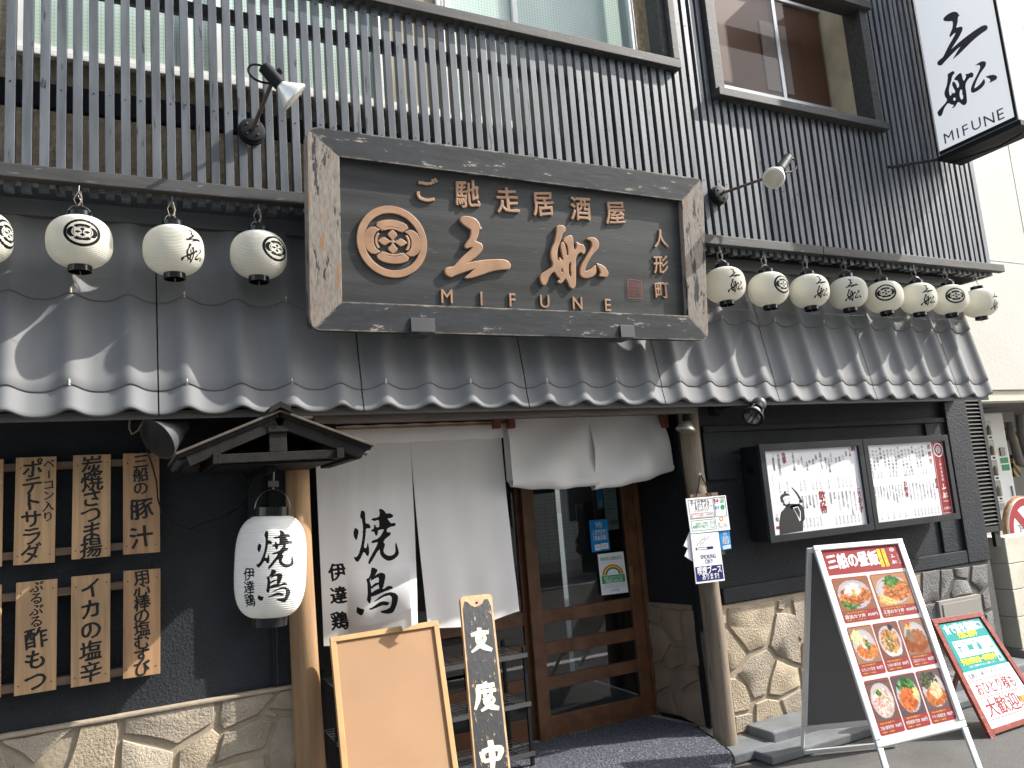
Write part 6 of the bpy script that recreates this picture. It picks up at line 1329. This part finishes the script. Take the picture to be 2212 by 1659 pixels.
for i in range(4):
    a, b = hB[i + 1] + .003, hB[i] - .003
    for (x0, x1) in ((6.42, 6.81), (6.815, 7.2)): MB().box(x0, x1, BY, BY + .14, a, b).build('block', CREAM, bw, bevel=.005)
    for (y0, y1) in ((BY + .144, BY + .55), (BY + .554, BY + .95)): MB().box(6.42, 6.56, y0, y1, a, b).build('block', CREAM, bw, bevel=.005)
MB().box(6.425, 7.195, BY + .006, BY + .134, .0, BZ - .006).build('joint_fill', MORTAR, bw); MB().box(6.426, 6.555, BY + .135, BY + .94, .0, BZ - .006).build('joint_fill', MORTAR, bw)
MB().box(6.40, 7.3, BY - .02, BY + .16, 0, hB[4] - .002).build('footing', CONC, bw)
nb = thing('white_neighbour_building', 'white rendered building to the right with an open dark service bay below', 'building', (9, .6, 0))
NY = .6; nz0 = onY(2142, 842, NY)[2]; nz1 = onY(2142, 866, NY)[2]
MB().box(6.35, 16, NY, NY + .3, nz0, 12).build('wall', WHITEWALL, nb); MB().box(6.35, 6.6, NY + .301, 8, nz0, 12).build('wall', WHITEWALL, nb)
m_ = MB(); zj = onY(2170, 563, NY)[2]; xj = onY(2195, 400, NY)[0]
m_.box(6.35, 16, NY - .004, NY - .0005, zj - .012, zj + .012); m_.build('joint', M('wall_joint', (.66, .64, .58), .8), nb)
m_ = MB(); m_.box(xj - .012, xj + .012, NY - .0045, NY - .0008, nz0, 12); zj2 = onY(2170, 45, NY)[2]; m_.box(xj + .013, 16, NY - .0045, NY - .0008, zj2 - .012, zj2 + .012); m_.build('joint', MATS['wall_joint'], nb)
MB().box(6.6, 16, NY + .02, NY + .2, nz1, nz0 - .003).build('lintel', CREAM, nb); MB().box(6.6, 16, NY + .301, 6, nz1 + .02, nz1 + .1).build('bay_ceiling', M('bay_grey', (.11, .105, .10), .8, .2, 2), nb)
MB().box(6.6, 16, 4.6, 4.8, 0, nz1 + .02).build('bay_wall', M('bay_wall', (.19, .18, .165), .8, .2, 2), nb); MB().box(6.6, 16, .62, 4.6, .004, .12).build('bay_floor', CONC, nb)
vm = thing('vending_machine', 'tall white drinks vending machine in the service bay', 'vending machine', (8.6, 1.3, .12)); VY = 1.35
zv = lambda x, y: (2029.8 + x * .2648, 822.9 + y * .2648)
vr = onY(*zv(545, 560), VY)[0] + .04; vl = vr - 1.05; vt = onY(*zv(480, 255), VY)[2]
MB().box(vl, vr, VY, VY + .7, .12, vt).build('cabinet', WHITEP, vm, bevel=.02)
wl, wr = onY(*zv(380, 600), VY)[0] - .65, onY(*zv(455, 600), VY)[0]
zz0, zz1 = onY(*zv(500, 985), VY)[2], onY(*zv(400, 325), VY)[2]
MB().box(vl + .06, wr, VY - .004, VY - .0005, zz0, zz1).build('display_window', M('vend_grey', (.22, .23, .22), .3, .1, 2), vm)
rnd = random.Random(4)
for j in range(4):
    z = zz0 + .06 + j * (zz1 - zz0) / 4.0
    MB().box(vl + .07, wr - .005, VY - .03, VY - .0045, z - .05, z - .0).build('button_row', WHITEP, vm)
    for i in range(10):
        x = vl + .12 + i * .085
        if x > wr - .03: break
        MB().lathe((x, VY - .025, z + .005), (x, VY - .025, z + .11), [(0, .024), (.7, .024), (.85, .012), (1, .012)], 10).build('bottle', M('drink%d' % (i % 4), [(.16, .22, .16), (.30, .14, .10), (.3, .36, .42), (.30, .26, .18)][i % 4], .3), vm)
        MB().box(x - .02, x + .02, VY - .034, VY - .031, z - .035, z - .015).build('button', BLACKP, vm)
def vrect(nm, x0, y0, x1, y1, mt, d=.012):
    a = onY(*zv(x0, y0), VY); b = onY(*zv(x1, y1), VY); MB().box(min(a[0], b[0]), max(a[0], b[0]), VY - d, VY - .0005, min(a[2], b[2]), max(a[2], b[2])).build(nm, mt, vm, bevel=.002)
vrect('bill_screen', 482, 545, 535, 610, BLACKG); vrect('green_sticker', 490, 628, 562, 668, GREEN, .002); vrect('green_sticker', 502, 684, 575, 728, GREEN, .002); vrect('coin_slot', 578, 858, 602, 938, STEEL); vrect('coin_tray', 490, 1000, 635, 1035, WHITEP, .05)
hz = thing('hazard_striped_bar', 'black and yellow striped guard bar in the dark service bay', 'guard bar', (9, 3, 1.9)); a = onY(2172, 940, 2.6); b = onY(2240, 945, 2.6); MB().bar(a, b, .04, .2).build('bar', HAZARD, hz)
hz = thing('striped_bay_guard', 'black and yellow striped panel low in the service bay behind the vending machine', 'panel', (9.4, 3, 1.3)); a = onY(2186, 1006, 2.7); b = onY(2200, 1008, 2.7); MB().bar(a, b, .04, .3).build('panel', HAZARD, hz)
m_ = MB()
for px in (2178, 2200): m_.tube([onY(px, 866, 2.4), onY(px + 6, 940, 2.4), onY(px + 24, 1000, 2.4), onY(px + 60, 1010, 2.4)], .05, 10)
m_.build('service_pipe', M('pipe_grey', (.22, .21, .20), .6, .2, 3), smooth=True, **tg('grey service pipes hanging in the dark bay right of the vending machine', 'pipes'))
m_ = MB(); c = onY(2163, 893, 1.9); m_.box(c[0] - .2, c[0] + .25, 1.9, 2.1, c[2] - .1, c[2] + .15); m_.build('wall_unit', M('unit_grey', (.26, .25, .24), .6, .1, 3), bevel=.01, **tg('grey electrical unit above the vending machine', 'electrical unit'))
# no-parking disc
nd = thing('prohibition_sign', 'round white sign with red ring and slash, cut by the right picture edge', 'sign', onY(2220, 1210, -.2)); YQ = .30
c = onY(2222, 1143, YQ); r_ = float(abs(onY(2162, 1143, YQ)[0] - c[0])) * .70
Qd = Quad((c[0] - 1, YQ, c[2] + 1), (c[0] + 1, YQ, c[2] + 1), (c[0] + 1, YQ, c[2] - 1), (c[0] - 1, YQ, c[2] - 1)); rr = r_ / 2
m_ = MB(); m_.lathe((c[0], YQ + .02, c[2]), (c[0], YQ, c[2]), [(0, r_ * 1.02), (1, r_ * 1.02)], 40); m_.build('plate', WHITEP, nd)
m_ = MB(); Qd.ell(m_, .5, .5, rr, rr, .001, 0, inner=.76, n=48); Qd.line(m_, [(.5 - rr * .6, .5 - rr * .6), (.5 + rr * .6, .5 + rr * .6)], .09 * r_ / .3, .0015, 0); vtext(Qd, m_, '下さい', .5 - rr * .42, .5 - rr * .15, .5 + rr * .5, .09, .002, 1, br=.6)
m_.build('symbol', [RED, M('teal_ink', (.08, .2, .22), .5)], nd); m_ = MB(); m_.lathe((c[0], YQ + .05, c[2]), (c[0], YQ + .021, c[2]), [(0, r_ * 1.08), (1, r_ * 1.08)], 40); m_.build('rusty_rim', M('rust', (.35, .18, .08), .8, .5, 20), nd); MB().tube([(c[0], YQ + .06, 0), (c[0], YQ + .06, c[2])], .03, 10).build('post', ALU, nd)
